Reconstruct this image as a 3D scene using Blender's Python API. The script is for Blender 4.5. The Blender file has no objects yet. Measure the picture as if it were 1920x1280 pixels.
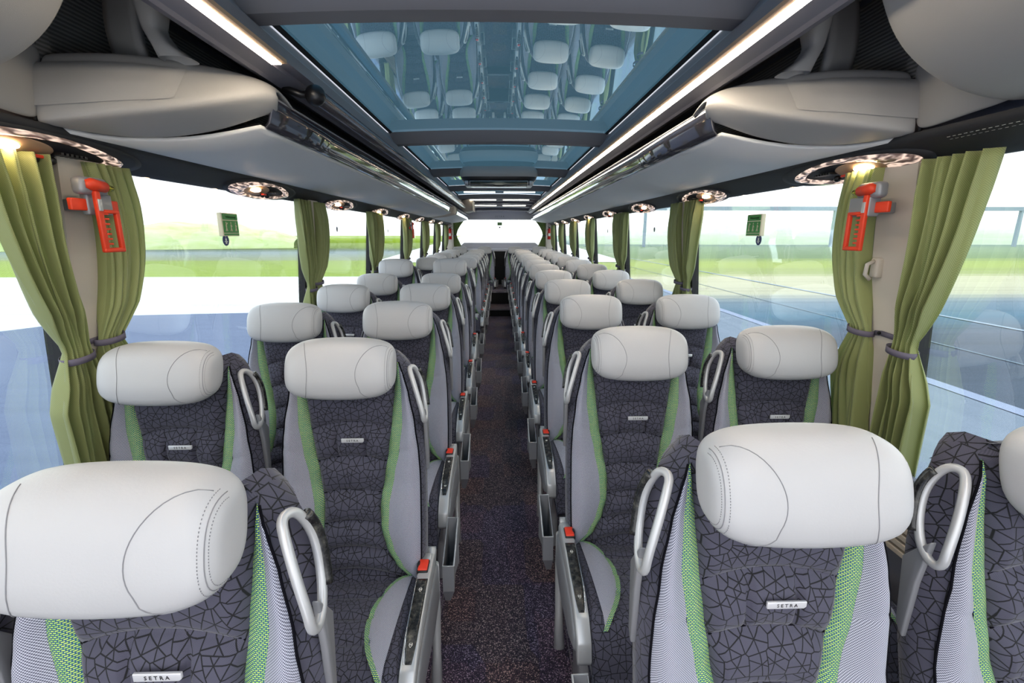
import bpy, bmesh, math, random
from mathutils import Vector, Matrix
random.seed(7)
PI = math.pi
sc = bpy.context.scene
C = sc.collection

# ------------------------------------------------------------------ camera, sky, exposure
cam_d = bpy.data.cameras.new('camera')
cam_d.sensor_width = 36.0
cam_d.lens = 880 / 1920 * 36
cam_d.clip_start = 0.02
cam_d.clip_end = 2000
cam = bpy.data.objects.new('camera', cam_d)
C.objects.link(cam)
cam.location = (0, 0, 1.5)
cam.rotation_euler = (PI / 2 - math.atan(201 / 880), 0, -math.radians(1.46))
sc.camera = cam

world = bpy.data.worlds.new('sky')
sc.world = world
world.use_nodes = True
wn, wl = world.node_tree.nodes, world.node_tree.links
wn.clear()
w_out = wn.new('ShaderNodeOutputWorld')
w_bg = wn.new('ShaderNodeBackground')
w_tc = wn.new('ShaderNodeTexCoord')
w_sep = wn.new('ShaderNodeSeparateXYZ')
w_ramp = wn.new('ShaderNodeValToRGB')
wl.new(w_tc.outputs['Generated'], w_sep.inputs[0])
wl.new(w_sep.outputs['Z'], w_ramp.inputs[0])
cr = w_ramp.color_ramp
cr.elements[0].position = 0.0
cr.elements[0].color = (0.97, 0.98, 1.0, 1)
cr.elements[1].position = 1.0
cr.elements[1].color = (0.66, 0.80, 1.0, 1)
e_ = cr.elements.new(0.35); e_.color = (0.92, 0.95, 1.0, 1)
wl.new(w_ramp.outputs[0], w_bg.inputs['Color'])
w_bg.inputs['Strength'].default_value = 1.5
wl.new(w_bg.outputs[0], w_out.inputs['Surface'])

sc.view_settings.view_transform = 'Standard'
sc.view_settings.look = 'None'
sc.view_settings.gamma = 1
sc.view_settings.use_curve_mapping = False
sc.view_settings.exposure = 1.0

# ------------------------------------------------------------------ material helpers
def rgb(r, g, b):
    f = lambda c: (c / 255 / 12.92) if c / 255 <= 0.04045 else ((c / 255 + 0.055) / 1.055) ** 2.4
    return (f(r), f(g), f(b), 1)

class NT:
    def __init__(s, name):
        s.m = bpy.data.materials.new(name); s.m.use_nodes = True
        s.n, s.l = s.m.node_tree.nodes, s.m.node_tree.links
        s.b = s.n['Principled BSDF']
        s.out = s.n['Material Output']
    def new(s, t, **kw):
        x = s.n.new(t)
        for k, v in kw.items(): setattr(x, k, v)
        return x
    def link(s, a, b): s.l.new(a, b)
    def val(s, sock, v):
        if hasattr(v, 'links') or hasattr(v, 'is_output'): s.l.new(v, sock)
        else: sock.default_value = v
    def math(s, op, a, b=0.0, c=None):
        x = s.n.new('ShaderNodeMath'); x.operation = op
        s.val(x.inputs[0], a); s.val(x.inputs[1], b)
        if c is not None: s.val(x.inputs[2], c)
        return x.outputs[0]
    def mix(s, f, a, b):
        x = s.n.new('ShaderNodeMixRGB'); s.val(x.inputs[0], f); s.val(x.inputs[1], a); s.val(x.inputs[2], b)
        return x.outputs[0]
    def uv(s, scale=1.0):
        tc = s.n.new('ShaderNodeTexCoord'); mp = s.n.new('ShaderNodeMapping')
        mp.inputs['Scale'].default_value = (scale, scale, scale) if not isinstance(scale, tuple) else scale
        s.l.new(tc.outputs['UV'], mp.inputs['Vector']); return mp.outputs[0]
    def obj(s, scale=(1, 1, 1)):
        tc = s.n.new('ShaderNodeTexCoord'); mp = s.n.new('ShaderNodeMapping')
        mp.inputs['Scale'].default_value = scale
        s.l.new(tc.outputs['Object'], mp.inputs['Vector']); return mp.outputs[0]
    def noise(s, vec, scale, detail=2, rough=0.5):
        x = s.n.new('ShaderNodeTexNoise'); s.l.new(vec, x.inputs['Vector'])
        x.inputs['Scale'].default_value = scale; x.inputs['Detail'].default_value = detail
        x.inputs['Roughness'].default_value = rough
        return x.outputs[0]
    def bump(s, h, strength=0.3, dist=0.001):
        x = s.n.new('ShaderNodeBump'); x.inputs['Strength'].default_value = strength
        x.inputs['Distance'].default_value = dist
        s.l.new(h, x.inputs['Height']); s.l.new(x.outputs[0], s.b.inputs['Normal'])
    def ramp(s, f, stops, interp='LINEAR'):
        x = s.n.new('ShaderNodeValToRGB'); s.l.new(f, x.inputs[0]); r = x.color_ramp; r.interpolation = interp
        r.elements[0].position = stops[0][0]; r.elements[0].color = stops[0][1]
        r.elements[1].position = stops[-1][0]; r.elements[1].color = stops[-1][1]
        for p, c in stops[1:-1]:
            e = r.elements.new(p); e.color = c
        return x.outputs[0]

def plain(name, col, rough=0.5, metal=0.0, noise=0.0, bump=0.0, bscale=300, spec=0.5, coat=0.0):
    t = NT(name)
    t.b.inputs['Roughness'].default_value = rough
    t.b.inputs['Metallic'].default_value = metal
    t.b.inputs['Specular IOR Level'].default_value = spec
    t.b.inputs['Coat Weight'].default_value = coat
    nz = t.noise(t.obj(), 6, 3)
    k = 1 - noise
    t.link(t.mix(nz, (col[0] * k, col[1] * k, col[2] * k, 1), col), t.b.inputs['Base Color'])
    if bump: t.bump(t.noise(t.obj(), bscale, 2), bump)
    return t.m

def pattern_fabric(name, base, line):
    t = NT(name)
    uv = t.uv(27.0)
    vn = t.new('ShaderNodeTexVoronoi', voronoi_dimensions='2D', feature='F1')
    ve = t.new('ShaderNodeTexVoronoi', voronoi_dimensions='2D', feature='DISTANCE_TO_EDGE')
    for v in (vn, ve):
        t.link(uv, v.inputs['Vector']); v.inputs['Scale'].default_value = 1.0; v.inputs['Randomness'].default_value = 0.55
    sub = t.new('ShaderNodeVectorMath', operation='SUBTRACT')
    t.link(uv, sub.inputs[0]); t.link(vn.outputs['Position'], sub.inputs[1])
    sp = t.new('ShaderNodeSeparateXYZ'); t.link(sub.outputs[0], sp.inputs[0])
    ang = t.math('ARCTAN2', sp.outputs[1], sp.outputs[0])
    cs = t.new('ShaderNodeSeparateColor'); t.link(vn.outputs['Color'], cs.inputs[0])
    a = t.math('FRACT', t.math('ADD', t.math('MULTIPLY', ang, 6 / (2 * PI)), t.math('MULTIPLY', cs.outputs[0], 6)))
    d = t.math('SUBTRACT', 0.5, t.math('ABSOLUTE', t.math('SUBTRACT', a, 0.5)))
    spoke = t.math('MULTIPLY', t.math('MULTIPLY', d, 2 * PI / 6), vn.outputs['Distance'])
    dist = t.math('MINIMUM', ve.outputs['Distance'], spoke)
    mr = t.new('ShaderNodeMapRange', interpolation_type='SMOOTHSTEP'); t.link(dist, mr.inputs[0])
    mr.inputs[1].default_value = 0.014; mr.inputs[2].default_value = 0.034
    wv = t.new('ShaderNodeTexChecker'); t.link(t.uv(1100.0), wv.inputs['Vector']); wv.inputs['Scale'].default_value = 1.0
    b = t.mix(wv.outputs['Fac'], (base[0] * .72, base[1] * .72, base[2] * .76, 1), (base[0] * 1.25, base[1] * 1.25, base[2] * 1.25, 1))
    t.link(t.mix(mr.outputs[0], line, b), t.b.inputs['Base Color'])
    t.b.inputs['Roughness'].default_value = 0.85
    t.b.inputs['Sheen Weight'].default_value = 0.25
    t.b.inputs['Sheen Roughness'].default_value = 0.4
    t.bump(mr.outputs[0], 0.35, 0.0006)
    return t.m

def weave(name, c1, c2, scale=620.0):
    t = NT(name)
    ck = t.new('ShaderNodeTexChecker'); t.link(t.uv((scale, scale * .8, scale)), ck.inputs['Vector']); ck.inputs['Scale'].default_value = 1.0
    t.link(t.mix(ck.outputs['Fac'], c1, c2), t.b.inputs['Base Color'])
    t.b.inputs['Roughness'].default_value = 0.75
    t.b.inputs['Sheen Weight'].default_value = 0.2
    t.bump(ck.outputs['Fac'], 0.3, 0.0005)
    return t.m

def strip_fabric(name):
    t = NT(name)
    br = t.new('ShaderNodeTexBrick'); t.link(t.uv(1.0), br.inputs['Vector'])
    br.inputs['Scale'].default_value = 1.0
    br.inputs['Color1'].default_value = rgb(214, 240, 100); br.inputs['Color2'].default_value = rgb(176, 222, 84)
    br.inputs['Mortar'].default_value = rgb(20, 88, 124)
    br.inputs['Mortar Size'].default_value = 0.0009
    br.inputs['Mortar Smooth'].default_value = 0.3
    br.inputs['Brick Width'].default_value = 0.0056
    br.inputs['Row Height'].default_value = 0.0030
    t.link(br.outputs['Color'], t.b.inputs['Base Color'])
    t.b.inputs['Roughness'].default_value = 0.6
    t.bump(br.outputs['Fac'], 0.3, 0.0006)
    return t.m

def carpet_mat():
    t = NT('aisle carpet')
    ob = t.obj()
    sp = t.new('ShaderNodeTexVoronoi'); t.link(ob, sp.inputs['Vector']); sp.inputs['Scale'].default_value = 330
    cs = t.new('ShaderNodeSeparateColor'); t.link(sp.outputs['Color'], cs.inputs[0])
    base = t.ramp(cs.outputs[0], [(0, rgb(14, 12, 18)), (0.5, rgb(46, 35, 50)), (0.8, rgb(84, 64, 76)), (1, rgb(190, 168, 164))])
    # woven patches: bluish middle blocks and browner blocks at the sides
    def patch(sx, sy, off, col, amt, base):
        mp = t.new('ShaderNodeMapping'); mp.inputs['Scale'].default_value = (sx, sy, 1); mp.inputs['Location'].default_value = off
        t.link(ob, mp.inputs['Vector'])
        br = t.new('ShaderNodeTexVoronoi', distance='CHEBYCHEV', voronoi_dimensions='2D'); t.link(mp.outputs[0], br.inputs['Vector'])
        br.inputs['Scale'].default_value = 1.0; br.inputs['Randomness'].default_value = 0.35
        c2 = t.new('ShaderNodeSeparateColor'); t.link(br.outputs['Color'], c2.inputs[0])
        f = t.math('MULTIPLY', t.math('GREATER_THAN', c2.outputs[1], 0.55), amt)
        mm = t.new('ShaderNodeMixRGB'); mm.blend_type = 'MULTIPLY'
        t.val(mm.inputs[0], f); t.link(base, mm.inputs[1]); mm.inputs[2].default_value = col
        return mm.outputs[0]
    b = patch(5.5, 3.2, (0, 0, 0), (0.72, 0.78, 1.3, 1), 0.7, base)
    b = patch(8.5, 5.3, (.5, .3, 0), (1.35, 1.12, 1.0, 1), 0.7, b)
    t.link(b, t.b.inputs['Base Color'])
    t.b.inputs['Roughness'].default_value = 0.95
    t.b.inputs['Sheen Weight'].default_value = 0.1
    t.bump(sp.outputs['Distance'], 0.6, 0.002)
    return t.m

def curtain_mat():
    t = NT('green curtain cloth')
    ck = t.new('ShaderNodeTexWave', wave_type='BANDS', bands_direction='DIAGONAL'); t.link(t.uv(1.0), ck.inputs['Vector'])
    ck.inputs['Scale'].default_value = 130
    col = t.mix(ck.outputs['Fac'], rgb(152, 160, 98), rgb(186, 192, 130))
    t.link(col, t.b.inputs['Base Color'])
    t.b.inputs['Roughness'].default_value = 0.55
    t.b.inputs['Sheen Weight'].default_value = 0.4
    tr = t.new('ShaderNodeBsdfTranslucent'); tr.inputs['Color'].default_value = rgb(138, 184, 130)
    mx = t.new('ShaderNodeMixShader'); mx.inputs[0].default_value = 0.30
    t.link(t.b.outputs[0], mx.inputs[1]); t.link(tr.outputs[0], mx.inputs[2]); t.link(mx.outputs[0], t.out.inputs['Surface'])
    t.bump(ck.outputs['Fac'], 0.3, 0.0006)
    return t.m

def glass_mat(name, tint, refl, rcol=(1, 1, 1, 1), rough=0.0, fres=0.6):
    t = NT(name)
    t.n.remove(t.b)
    tr = t.new('ShaderNodeBsdfTransparent'); tr.inputs['Color'].default_value = tint
    gl = t.new('ShaderNodeBsdfGlossy'); gl.inputs['Color'].default_value = rcol; gl.inputs['Roughness'].default_value = rough
    fr = t.new('ShaderNodeLayerWeight'); fr.inputs['Blend'].default_value = 0.35
    nz = t.noise(t.obj(), 1.5, 1)
    f = t.math('ADD', t.math('MULTIPLY', fr.outputs['Fresnel'], fres), t.math('MULTIPLY_ADD', nz, 0.02, refl))
    mx = t.new('ShaderNodeMixShader'); t.link(f, mx.inputs[0])
    t.link(tr.outputs[0], mx.inputs[1]); t.link(gl.outputs[0], mx.inputs[2]); t.link(mx.outputs[0], t.out.inputs['Surface'])
    return t.m

def emit_mat(name, col, strength):
    t = NT(name)
    t.b.inputs['Base Color'].default_value = col
    t.b.inputs['Emission Color'].default_value = col
    t.b.inputs['Emission Strength'].default_value = strength
    return t.m

def leather_mat():
    t = NT('pale grey leather')
    nz = t.noise(t.obj(), 5, 2)
    t.link(t.mix(nz, rgb(180, 180, 182), rgb(194, 194, 195)), t.b.inputs['Base Color'])
    t.b.inputs['Roughness'].default_value = 0.42
    h = t.math('ADD', t.math('MULTIPLY', t.noise(t.obj(), 260, 2), 0.25), t.math('MULTIPLY', t.noise(t.obj((1, 1, .6)), 14, 2), 2.5))
    t.bump(h, 0.35, 0.002)
    return t.m

M = {}
M['pattern'] = pattern_fabric('dark seat fabric with line pattern', rgb(75, 74, 89), rgb(10, 10, 16))
M['weave'] = weave('grey woven side fabric', rgb(194, 196, 210), rgb(86, 88, 106))
M['strip'] = strip_fabric('green and blue mesh strip')
M['leather'] = leather_mat()
M['seam'] = plain('seam thread grey', rgb(138, 138, 142), 0.8)
M['piping'] = plain('dark piping', rgb(14, 14, 20), 0.9, spec=.1)
M['silver'] = plain('silver painted plastic', rgb(196, 197, 198), 0.32, 0.35, 0.06)
M['silver_d'] = plain('dark silver plastic', rgb(150, 151, 155), 0.4, 0.3, 0.06)
M['chrome'] = plain('bright metal trim', rgb(225, 225, 228), 0.15, 1.0)
M['black'] = plain('black plastic', rgb(20, 20, 22), 0.35, 0, .1)
M['marble'] = None
M['red'] = plain('red orange plastic', rgb(238, 62, 36), 0.4, 0, .1)
M['hammer'] = plain('orange red plastic', rgb(232, 66, 30), 0.45, 0, .1)
M['badge'] = plain('white badge', rgb(225, 225, 228), 0.3, 0.3)
M['ink'] = plain('black lettering', rgb(20, 20, 26), 0.6)
M['white_ink'] = plain('white marking', rgb(235, 235, 228), 0.6)
M['rack'] = plain('light grey rack lining', rgb(222, 222, 220), 0.6, 0, .03, .3, 500)
M['rack_cap'] = plain('grey moulded plastic', rgb(168, 166, 162), 0.5, 0, .02, .25, 700)
M['cove'] = plain('blue grey ceiling panel', rgb(108, 107, 118), 0.5, 0, .03)
M['rail'] = plain('brown grey roof frame', rgb(128, 125, 128), 0.5, 0, .03)
M['glossdark'] = plain('glossy smoked flap', rgb(52, 52, 60), 0.08, 0.0, .05, coat=1.0)
M['charcoal'] = plain('charcoal window valance', rgb(38, 38, 42), 0.6, 0, .1, .3, 900)
M['rubber'] = plain('black window rubber', rgb(14, 14, 17), 0.6)
M['curtain'] = curtain_mat()
M['tie'] = plain('grey violet tie band', rgb(108, 102, 118), 0.8, 0, .1)
M['cream'] = plain('cream pillar cladding', rgb(205, 196, 184), 0.65, 0, .04)
M['tan'] = plain('beige moulded panel', rgb(196, 182, 166), 0.55, 0, .05)
M['wall'] = plain('grey wall cladding', rgb(112, 112, 122), 0.9, 0, .15, .5, 300)
M['rearpanel'] = plain('light grey rear panel', rgb(214, 213, 222), 0.8, 0, .05)
M['black_wall'] = plain('black rear bulkhead', rgb(12, 12, 14), 0.7, 0, .1)
M['carpet'] = carpet_mat()
M['led'] = emit_mat('warm white light strip', (1.0, 0.85, 0.66, 1), 17.0)
M['diffuser'] = plain('brown light diffuser', rgb(196, 160, 126), 0.5, 0, .05)
M['lamp'] = emit_mat('warm reading lamp lens', (1.0, 0.72, 0.45, 1), 14.0)
M['glass'] = glass_mat('side window glass', (0.93, 0.96, 0.95, 1), 0.01, fres=0.28)
M['roofglass'] = glass_mat('tinted roof glass', (0.075, 0.17, 0.23, 1), 0.30, (0.72, 0.86, 0.92, 1), 0.012, .5)
M['green_sign'] = plain('green sign', rgb(58, 150, 62), 0.4, 0, .05)
M['sign_cream'] = plain('cream sign border', rgb(235, 225, 190), 0.5)
M['blue_sign'] = plain('dark blue sticker', rgb(20, 34, 104), 0.4)
M['extinguisher'] = plain('red extinguisher paint', rgb(206, 40, 36), 0.3, 0, .05)
M['screen'] = plain('glossy monitor glass', rgb(70, 72, 64), 0.05, 0.6)
M['brass'] = plain('brass hammer head', rgb(200, 190, 60), 0.25, 1.0)
t_ = NT('dark marbled insert')
nz_ = t_.noise(t_.obj(), 60, 5, .7)
t_.link(t_.ramp(nz_, [(0.4, rgb(22, 22, 24)), (0.55, rgb(52, 52, 50)), (0.7, rgb(96, 94, 84))]), t_.b.inputs['Base Color'])
t_.b.inputs['Roughness'].default_value = 0.25
M['marble'] = t_.m

def clear_lamp_mat():
    t = NT('clear plastic with painted glints')
    wv = t.new('ShaderNodeTexWave', wave_type='BANDS'); t.link(t.obj((1, .3, 1)), wv.inputs['Vector'])
    wv.inputs['Scale'].default_value = 16; wv.inputs['Distortion'].default_value = 9.0; wv.inputs['Detail Scale'].default_value = 3.0
    t.link(t.ramp(wv.outputs['Fac'], [(0, rgb(176, 146, 136)), (1, rgb(250, 226, 214))]), t.b.inputs['Base Color'])  # pinkish highlights of the clear ring painted as colour bands
    t.b.inputs['Roughness'].default_value = 0.12
    t.b.inputs['Metallic'].default_value = 0.3
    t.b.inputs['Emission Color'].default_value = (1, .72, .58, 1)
    t.link(t.math('MULTIPLY', t.math('POWER', wv.outputs['Fac'], 2.0), 0.45), t.b.inputs['Emission Strength'])  # added glow imitates lamp light caught in the plastic
    t.bump(wv.outputs['Fac'], 0.5, 0.003)
    return t.m
M['lampring'] = clear_lamp_mat()

def ribbed_mat():
    t = NT('ribbed rack lining')
    wv = t.new('ShaderNodeTexWave', wave_type='BANDS', bands_direction='Z'); t.link(t.obj(), wv.inputs['Vector'])
    wv.inputs['Scale'].default_value = 30
    t.link(t.mix(wv.outputs['Fac'], rgb(100, 98, 94), rgb(150, 148, 142)), t.b.inputs['Base Color'])
    t.bump(wv.outputs['Fac'], 0.3, 0.003)
    return t.m
M['ribbed'] = ribbed_mat()

# ------------------------------------------------------------------ mesh helpers
def mesh_data(name, verts, faces, mat, smooth=True, proj=None):
    me = bpy.data.meshes.new(name)
    me.from_pydata([tuple(v) for v in verts], [], faces)
    me.validate(); me.update()
    bm = bmesh.new(); bm.from_mesh(me)
    bmesh.ops.recalc_face_normals(bm, faces=bm.faces)
    uvl = bm.loops.layers.uv.new('UVMap')
    for f in bm.faces:
        f.smooth = smooth
        n = f.normal
        ax = proj if proj is not None else max(range(3), key=lambda i: abs(n[i]))
        for lp in f.loops:
            co = lp.vert.co
            lp[uvl].uv = (co.x, co.z) if ax == 1 else ((co.y, co.z) if ax == 0 else (co.x, co.y))
    bm.to_mesh(me); bm.free()
    me.materials.append(mat)
    return me

class MB:
    """collects shapes and links them as one mesh object"""
    def __init__(s): s.v, s.f = [], []
    def add(s, v, f):
        o = len(s.v); s.v += [tuple(x) for x in v]; s.f += [tuple(i + o for i in q) for q in f]; return s
    def grid(s, fn, nu, nv, cu=False, cv=False):
        v = [fn(i / (nu if cu else nu - 1), j / (nv if cv else nv - 1)) for j in range(nv) for i in range(nu)]
        f = []
        for j in range(nv if cv else nv - 1):
            for i in range(nu if cu else nu - 1):
                a = j * nu + i; b = j * nu + (i + 1) % nu; c = ((j + 1) % nv) * nu + (i + 1) % nu; d = ((j + 1) % nv) * nu + i
                f.append((a, b, c, d))
        return s.add(v, f)
    def box(s, lo, hi, bev=0.0, seg=2, mtx=None):
        bm = bmesh.new(); bmesh.ops.create_cube(bm, size=1)
        for v in bm.verts:
            v.co = Vector(((lo[k] + hi[k]) / 2 + v.co[k] * (hi[k] - lo[k]) for k in range(3)))
        if bev: bmesh.ops.bevel(bm, geom=bm.edges[:], offset=bev, segments=seg, affect='EDGES', profile=0.5)
        if mtx: bm.transform(mtx)
        s.bm(bm); return s
    def bm(s, bm):
        bm.verts.index_update()
        s.add([v.co.copy() for v in bm.verts], [[v.index for v in f.verts] for f in bm.faces]); bm.free()
    def tube(s, pts, r, n=8, closed=False, cap=True):
        pts = [Vector(p) for p in pts]; m = len(pts); rs = r if isinstance(r, (list, tuple)) else [r] * m
        vs = []
        prev = None
        for i, p in enumerate(pts):
            if closed: t = pts[(i + 1) % m] - pts[i - 1]
            else: t = pts[min(i + 1, m - 1)] - pts[max(i - 1, 0)]
            t.normalize()
            if prev is None:
                a = Vector((0, 0, 1)) if abs(t.z) < 0.9 else Vector((1, 0, 0))
                prev = (a - t * a.dot(t)).normalized()
            prev = (prev - t * prev.dot(t)).normalized()
            b = t.cross(prev)
            for k in range(n):
                q = 2 * PI * k / n
                vs.append(p + (prev * math.cos(q) + b * math.sin(q)) * rs[i])
        f = []
        for i in range(m if closed else m - 1):
            for k in range(n):
                f.append((i * n + k, i * n + (k + 1) % n, ((i + 1) % m) * n + (k + 1) % n, ((i + 1) % m) * n + k))
        if cap and not closed:
            f.append(tuple(range(n))[::-1]); f.append(tuple(range((m - 1) * n, m * n)))
        return s.add(vs, f)
    def prism(s, poly, axis, a, b, bev=0.0, seg=2):
        """extrude a closed 2-D outline along an axis; poly is in the other two axes in xyz order"""
        bm = bmesh.new(); ax = 'xyz'.index(axis)
        def mk(p, d):
            q = list(p); q.insert(ax, d); return bm.verts.new(q)
        A = [mk(p, a) for p in poly]; B = [mk(p, b) for p in poly]; n = len(poly)
        bm.faces.new(A); bm.faces.new(B[::-1])
        for i in range(n): bm.faces.new((A[i], B[i], B[(i + 1) % n], A[(i + 1) % n]))
        bmesh.ops.recalc_face_normals(bm, faces=bm.faces)
        if bev: bmesh.ops.bevel(bm, geom=bm.edges[:], offset=bev, segments=seg, affect='EDGES', profile=0.5)
        s.bm(bm); return s
    def extr(s, prof, y0, y1, n=2, bend=None):
        """sweep an open x-z profile along y"""
        return s.grid(lambda u, v: (prof[round(u * (len(prof) - 1))][0], y0 + (y1 - y0) * v, prof[round(u * (len(prof) - 1))][1]), len(prof), n)
    def sphere(s, c, r, seg=16, rings=10, sc_=(1, 1, 1)):
        bm = bmesh.new(); bmesh.ops.create_uvsphere(bm, u_segments=seg, v_segments=rings, radius=r)
        for v in bm.verts: v.co = Vector((c[0] + v.co.x * sc_[0], c[1] + v.co.y * sc_[1], c[2] + v.co.z * sc_[2]))
        s.bm(bm); return s
    def mirror(s):
        s.v = [(-x, y, z) for x, y, z in s.v]; return s
    def obj(s, name, mat, parent=None, smooth=True, sub=0, solid=0.0, loc=None, proj=None):
        me = mesh_data(name, s.v, s.f, mat, smooth, proj)
        o = bpy.data.objects.new(name, me); C.objects.link(o)
        if parent: o.parent = parent
        if loc: o.location = loc
        if solid:
            m = o.modifiers.new('solid', 'SOLIDIFY'); m.thickness = abs(solid); m.offset = -1 if solid > 0 else 1
        if sub:
            m = o.modifiers.new('sub', 'SUBSURF'); m.levels = sub; m.render_levels = sub
        return o

def flat(o, ang=40):
    """smooth shading with sharp edges"""
    me = o.data
    for p in me.polygons: p.use_smooth = True
    me.set_sharp_from_angle(angle=math.radians(ang))
    return o

def thing(name, label, cat, loc=(0, 0, 0), group=None):
    o = bpy.data.objects.new(name, None); C.objects.link(o); o.location = loc
    o.empty_display_size = 0.1
    o['label'] = label; o['category'] = cat
    if group: o['group'] = group
    return o
def tag(o, label, cat, group=None):
    o['label'] = label; o['category'] = cat
    if group: o['group'] = group
    return o
def struct(mb, name, mat, smooth=False, **k):
    o = mb.obj(name, mat, smooth=smooth, **k); o['kind'] = 'structure'; return o
def copy_tree(o, parent=None):
    c = o.copy(); C.objects.link(c)
    if parent: c.parent = parent
    for ch in list(o.children): copy_tree(ch, c)
    return c
def lerp_tab(tab, z):
    if z <= tab[0][0]: return tab[0][1:]
    for a, b in zip(tab, tab[1:]):
        if z <= b[0]:
            k = (z - a[0]) / (b[0] - a[0]); k = k * k * (3 - 2 * k) * 0.5 + k * 0.5
            return tuple(p + (q - p) * k for p, q in zip(a[1:], b[1:]))
    return tab[-1][1:]
def text_mesh(body, size, depth=0.0005):
    cu = bpy.data.curves.new('t', 'FONT'); cu.body = body; cu.size = size; cu.align_x = 'CENTER'; cu.align_y = 'CENTER'; cu.extrude = depth
    cu.resolution_u = 2
    o = bpy.data.objects.new('t', cu); C.objects.link(o)
    dg = bpy.context.evaluated_depsgraph_get(); dg.update()
    me = bpy.data.meshes.new_from_object(o.evaluated_get(dg))
    vs = [v.co.copy() for v in me.vertices]; fs = [tuple(p.vertices) for p in me.polygons]
    bpy.data.objects.remove(o); bpy.data.curves.remove(cu); bpy.data.meshes.remove(me)
    return vs, fs

# ------------------------------------------------------------------ the road and fields outside
def outdoor_ground(name, stops, span, x0, x1, sx, seed, poly=None):
    t = NT(name)
    g = t.new('ShaderNodeNewGeometry')
    sp = t.new('ShaderNodeSeparateXYZ'); t.link(g.outputs['Position'], sp.inputs[0])
    mp = t.new('ShaderNodeMapping'); mp.inputs['Scale'].default_value = (sx, 0.5, 1); mp.inputs['Location'].default_value = (seed, seed, 0)
    t.link(g.outputs['Position'], mp.inputs['Vector'])
    n1 = t.noise(mp.outputs[0], 1.0, 4, .6)
    # bands follow the inverse of the distance so far bands stay distinct
    inv = t.math('DIVIDE', span, t.math('MAXIMUM', sp.outputs['Y'], 4.0))
    f = t.math('ADD', inv, t.math('MULTIPLY', t.math('SUBTRACT', n1, 0.5), 0.10))
    mp2 = t.new('ShaderNodeMapping'); mp2.inputs['Scale'].default_value = (sx * .7, 0.9, 1); t.link(g.outputs['Position'], mp2.inputs['Vector'])
    stv = t.ramp(t.noise(mp2.outputs[0], 1.0, 5, .75), [(0.3, (.62, .62, .60, 1)), (0.5, (.95, .95, .95, 1)), (0.7, (1, 1, 1, 1))])
    mm = t.new('ShaderNodeMixRGB'); mm.blend_type = 'MULTIPLY'; mm.inputs[0].default_value = .9
    t.link(t.ramp(f, stops), mm.inputs[1]); t.link(stv, mm.inputs[2]); t.link(mm.outputs[0], t.b.inputs['Base Color'])
    t.b.inputs['Roughness'].default_value = 0.9
    mb = MB().add([(x0, -30, -1.1), (x1, -30, -1.1), (x1, 900, -1.1), (x0, 900, -1.1)], [(0, 1, 2, 3)])
    o = struct(mb, 'ground', t.m); return o
def K(v): return 2.6 * .975 * 880 / 900 * 0 + (v - 439) / 880 / .975 / 2.6 * 12.0   # image height below horizon -> ramp position (12 / Y)
W = rgb(250, 250, 248)
# left: pale apron, verge, field; nearer than about 16 m a cast shadow is put in by the yard painted in shadow
outdoor_ground('ground_left', [(0.0, rgb(170, 190, 90)), (K(450), rgb(128, 146, 24)), (K(461), rgb(112, 130, 16)), (K(466), rgb(62, 80, 20)), (K(470), rgb(128, 140, 138)),
    (K(482), rgb(136, 142, 106)), (K(487), rgb(140, 156, 60)), (K(512), rgb(140, 160, 44)), (K(517), W), (K(560), W), (K(563), rgb(212, 212, 208)), (K(585), rgb(226, 226, 226)), (1.0, rgb(205, 208, 214))][0:13], 12.0, -400, -1.45, 0.004, 3.1)
outdoor_ground('ground_right', [(0.0, rgb(196, 210, 190)), (K(448), rgb(188, 204, 180)), (K(454), rgb(100, 118, 132)), (K(462), rgb(132, 150, 116)), (K(480), rgb(112, 132, 84)), (K(492), rgb(158, 168, 76)), (K(508), rgb(150, 158, 86)),
    (K(516), rgb(196, 188, 150)), (K(545), rgb(186, 180, 150)), (K(560), rgb(110, 126, 136)), (K(590), rgb(70, 106, 124)), (K(640), rgb(66, 78, 92)), (1.0, rgb(74, 84, 98))], 12.0, 1.45, 400, 0.004, 9.4)
def yard(name, pts, c1, c2, sx, sy):
    t = NT(name)
    g = t.new('ShaderNodeNewGeometry')
    mp = t.new('ShaderNodeMapping'); mp.inputs['Scale'].default_value = (sx, sy, 1); t.link(g.outputs['Position'], mp.inputs['Vector'])
    t.link(t.mix(t.noise(mp.outputs[0], 1.0, 4, .6), c1, c2), t.b.inputs['Base Color']); t.b.inputs['Roughness'].default_value = 0.8
    mb = MB().add(pts, [tuple(range(len(pts)))])
    o = mb.obj('road_surface', t.m, smooth=False); o['kind'] = 'structure'; return o
yard('yard painted in shadow', [(-1.6, -20, -1.09), (-40, -20, -1.09), (-13.8, 12.7, -1.09), (-12.1, 15.5, -1.09), (-6.9, 16.1, -1.09), (-1.6, 16.3, -1.09)], rgb(86, 98, 124), rgb(106, 118, 144), .25, 3.0)  # blue grey polygon paints a cast shadow on the ground
yard('near kerb paving', [(1.6, -20, -1.09), (7.6, -20, -1.09), (7.6, 6.2, -1.09), (7.6, 40, -1.09), (1.6, 40, -1.09)], rgb(104, 116, 130), rgb(132, 142, 154), 3.0, .25)
def line_strip(x0, x1, col):
    MBs = MB().add([(x0, -10, -1.08), (x1, -10, -1.08), (x1, 60, -1.08), (x0, 60, -1.08)], [(0, 1, 2, 3)])
    o = MBs.obj('road_marking', plain('road line', col, .7), smooth=False); o['kind'] = 'structure'
line_strip(7.6, 7.9, rgb(140, 150, 172)); line_strip(14.3, 14.5, rgb(140, 155, 168)); line_strip(10.6, 10.66, rgb(104, 124, 136))

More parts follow.
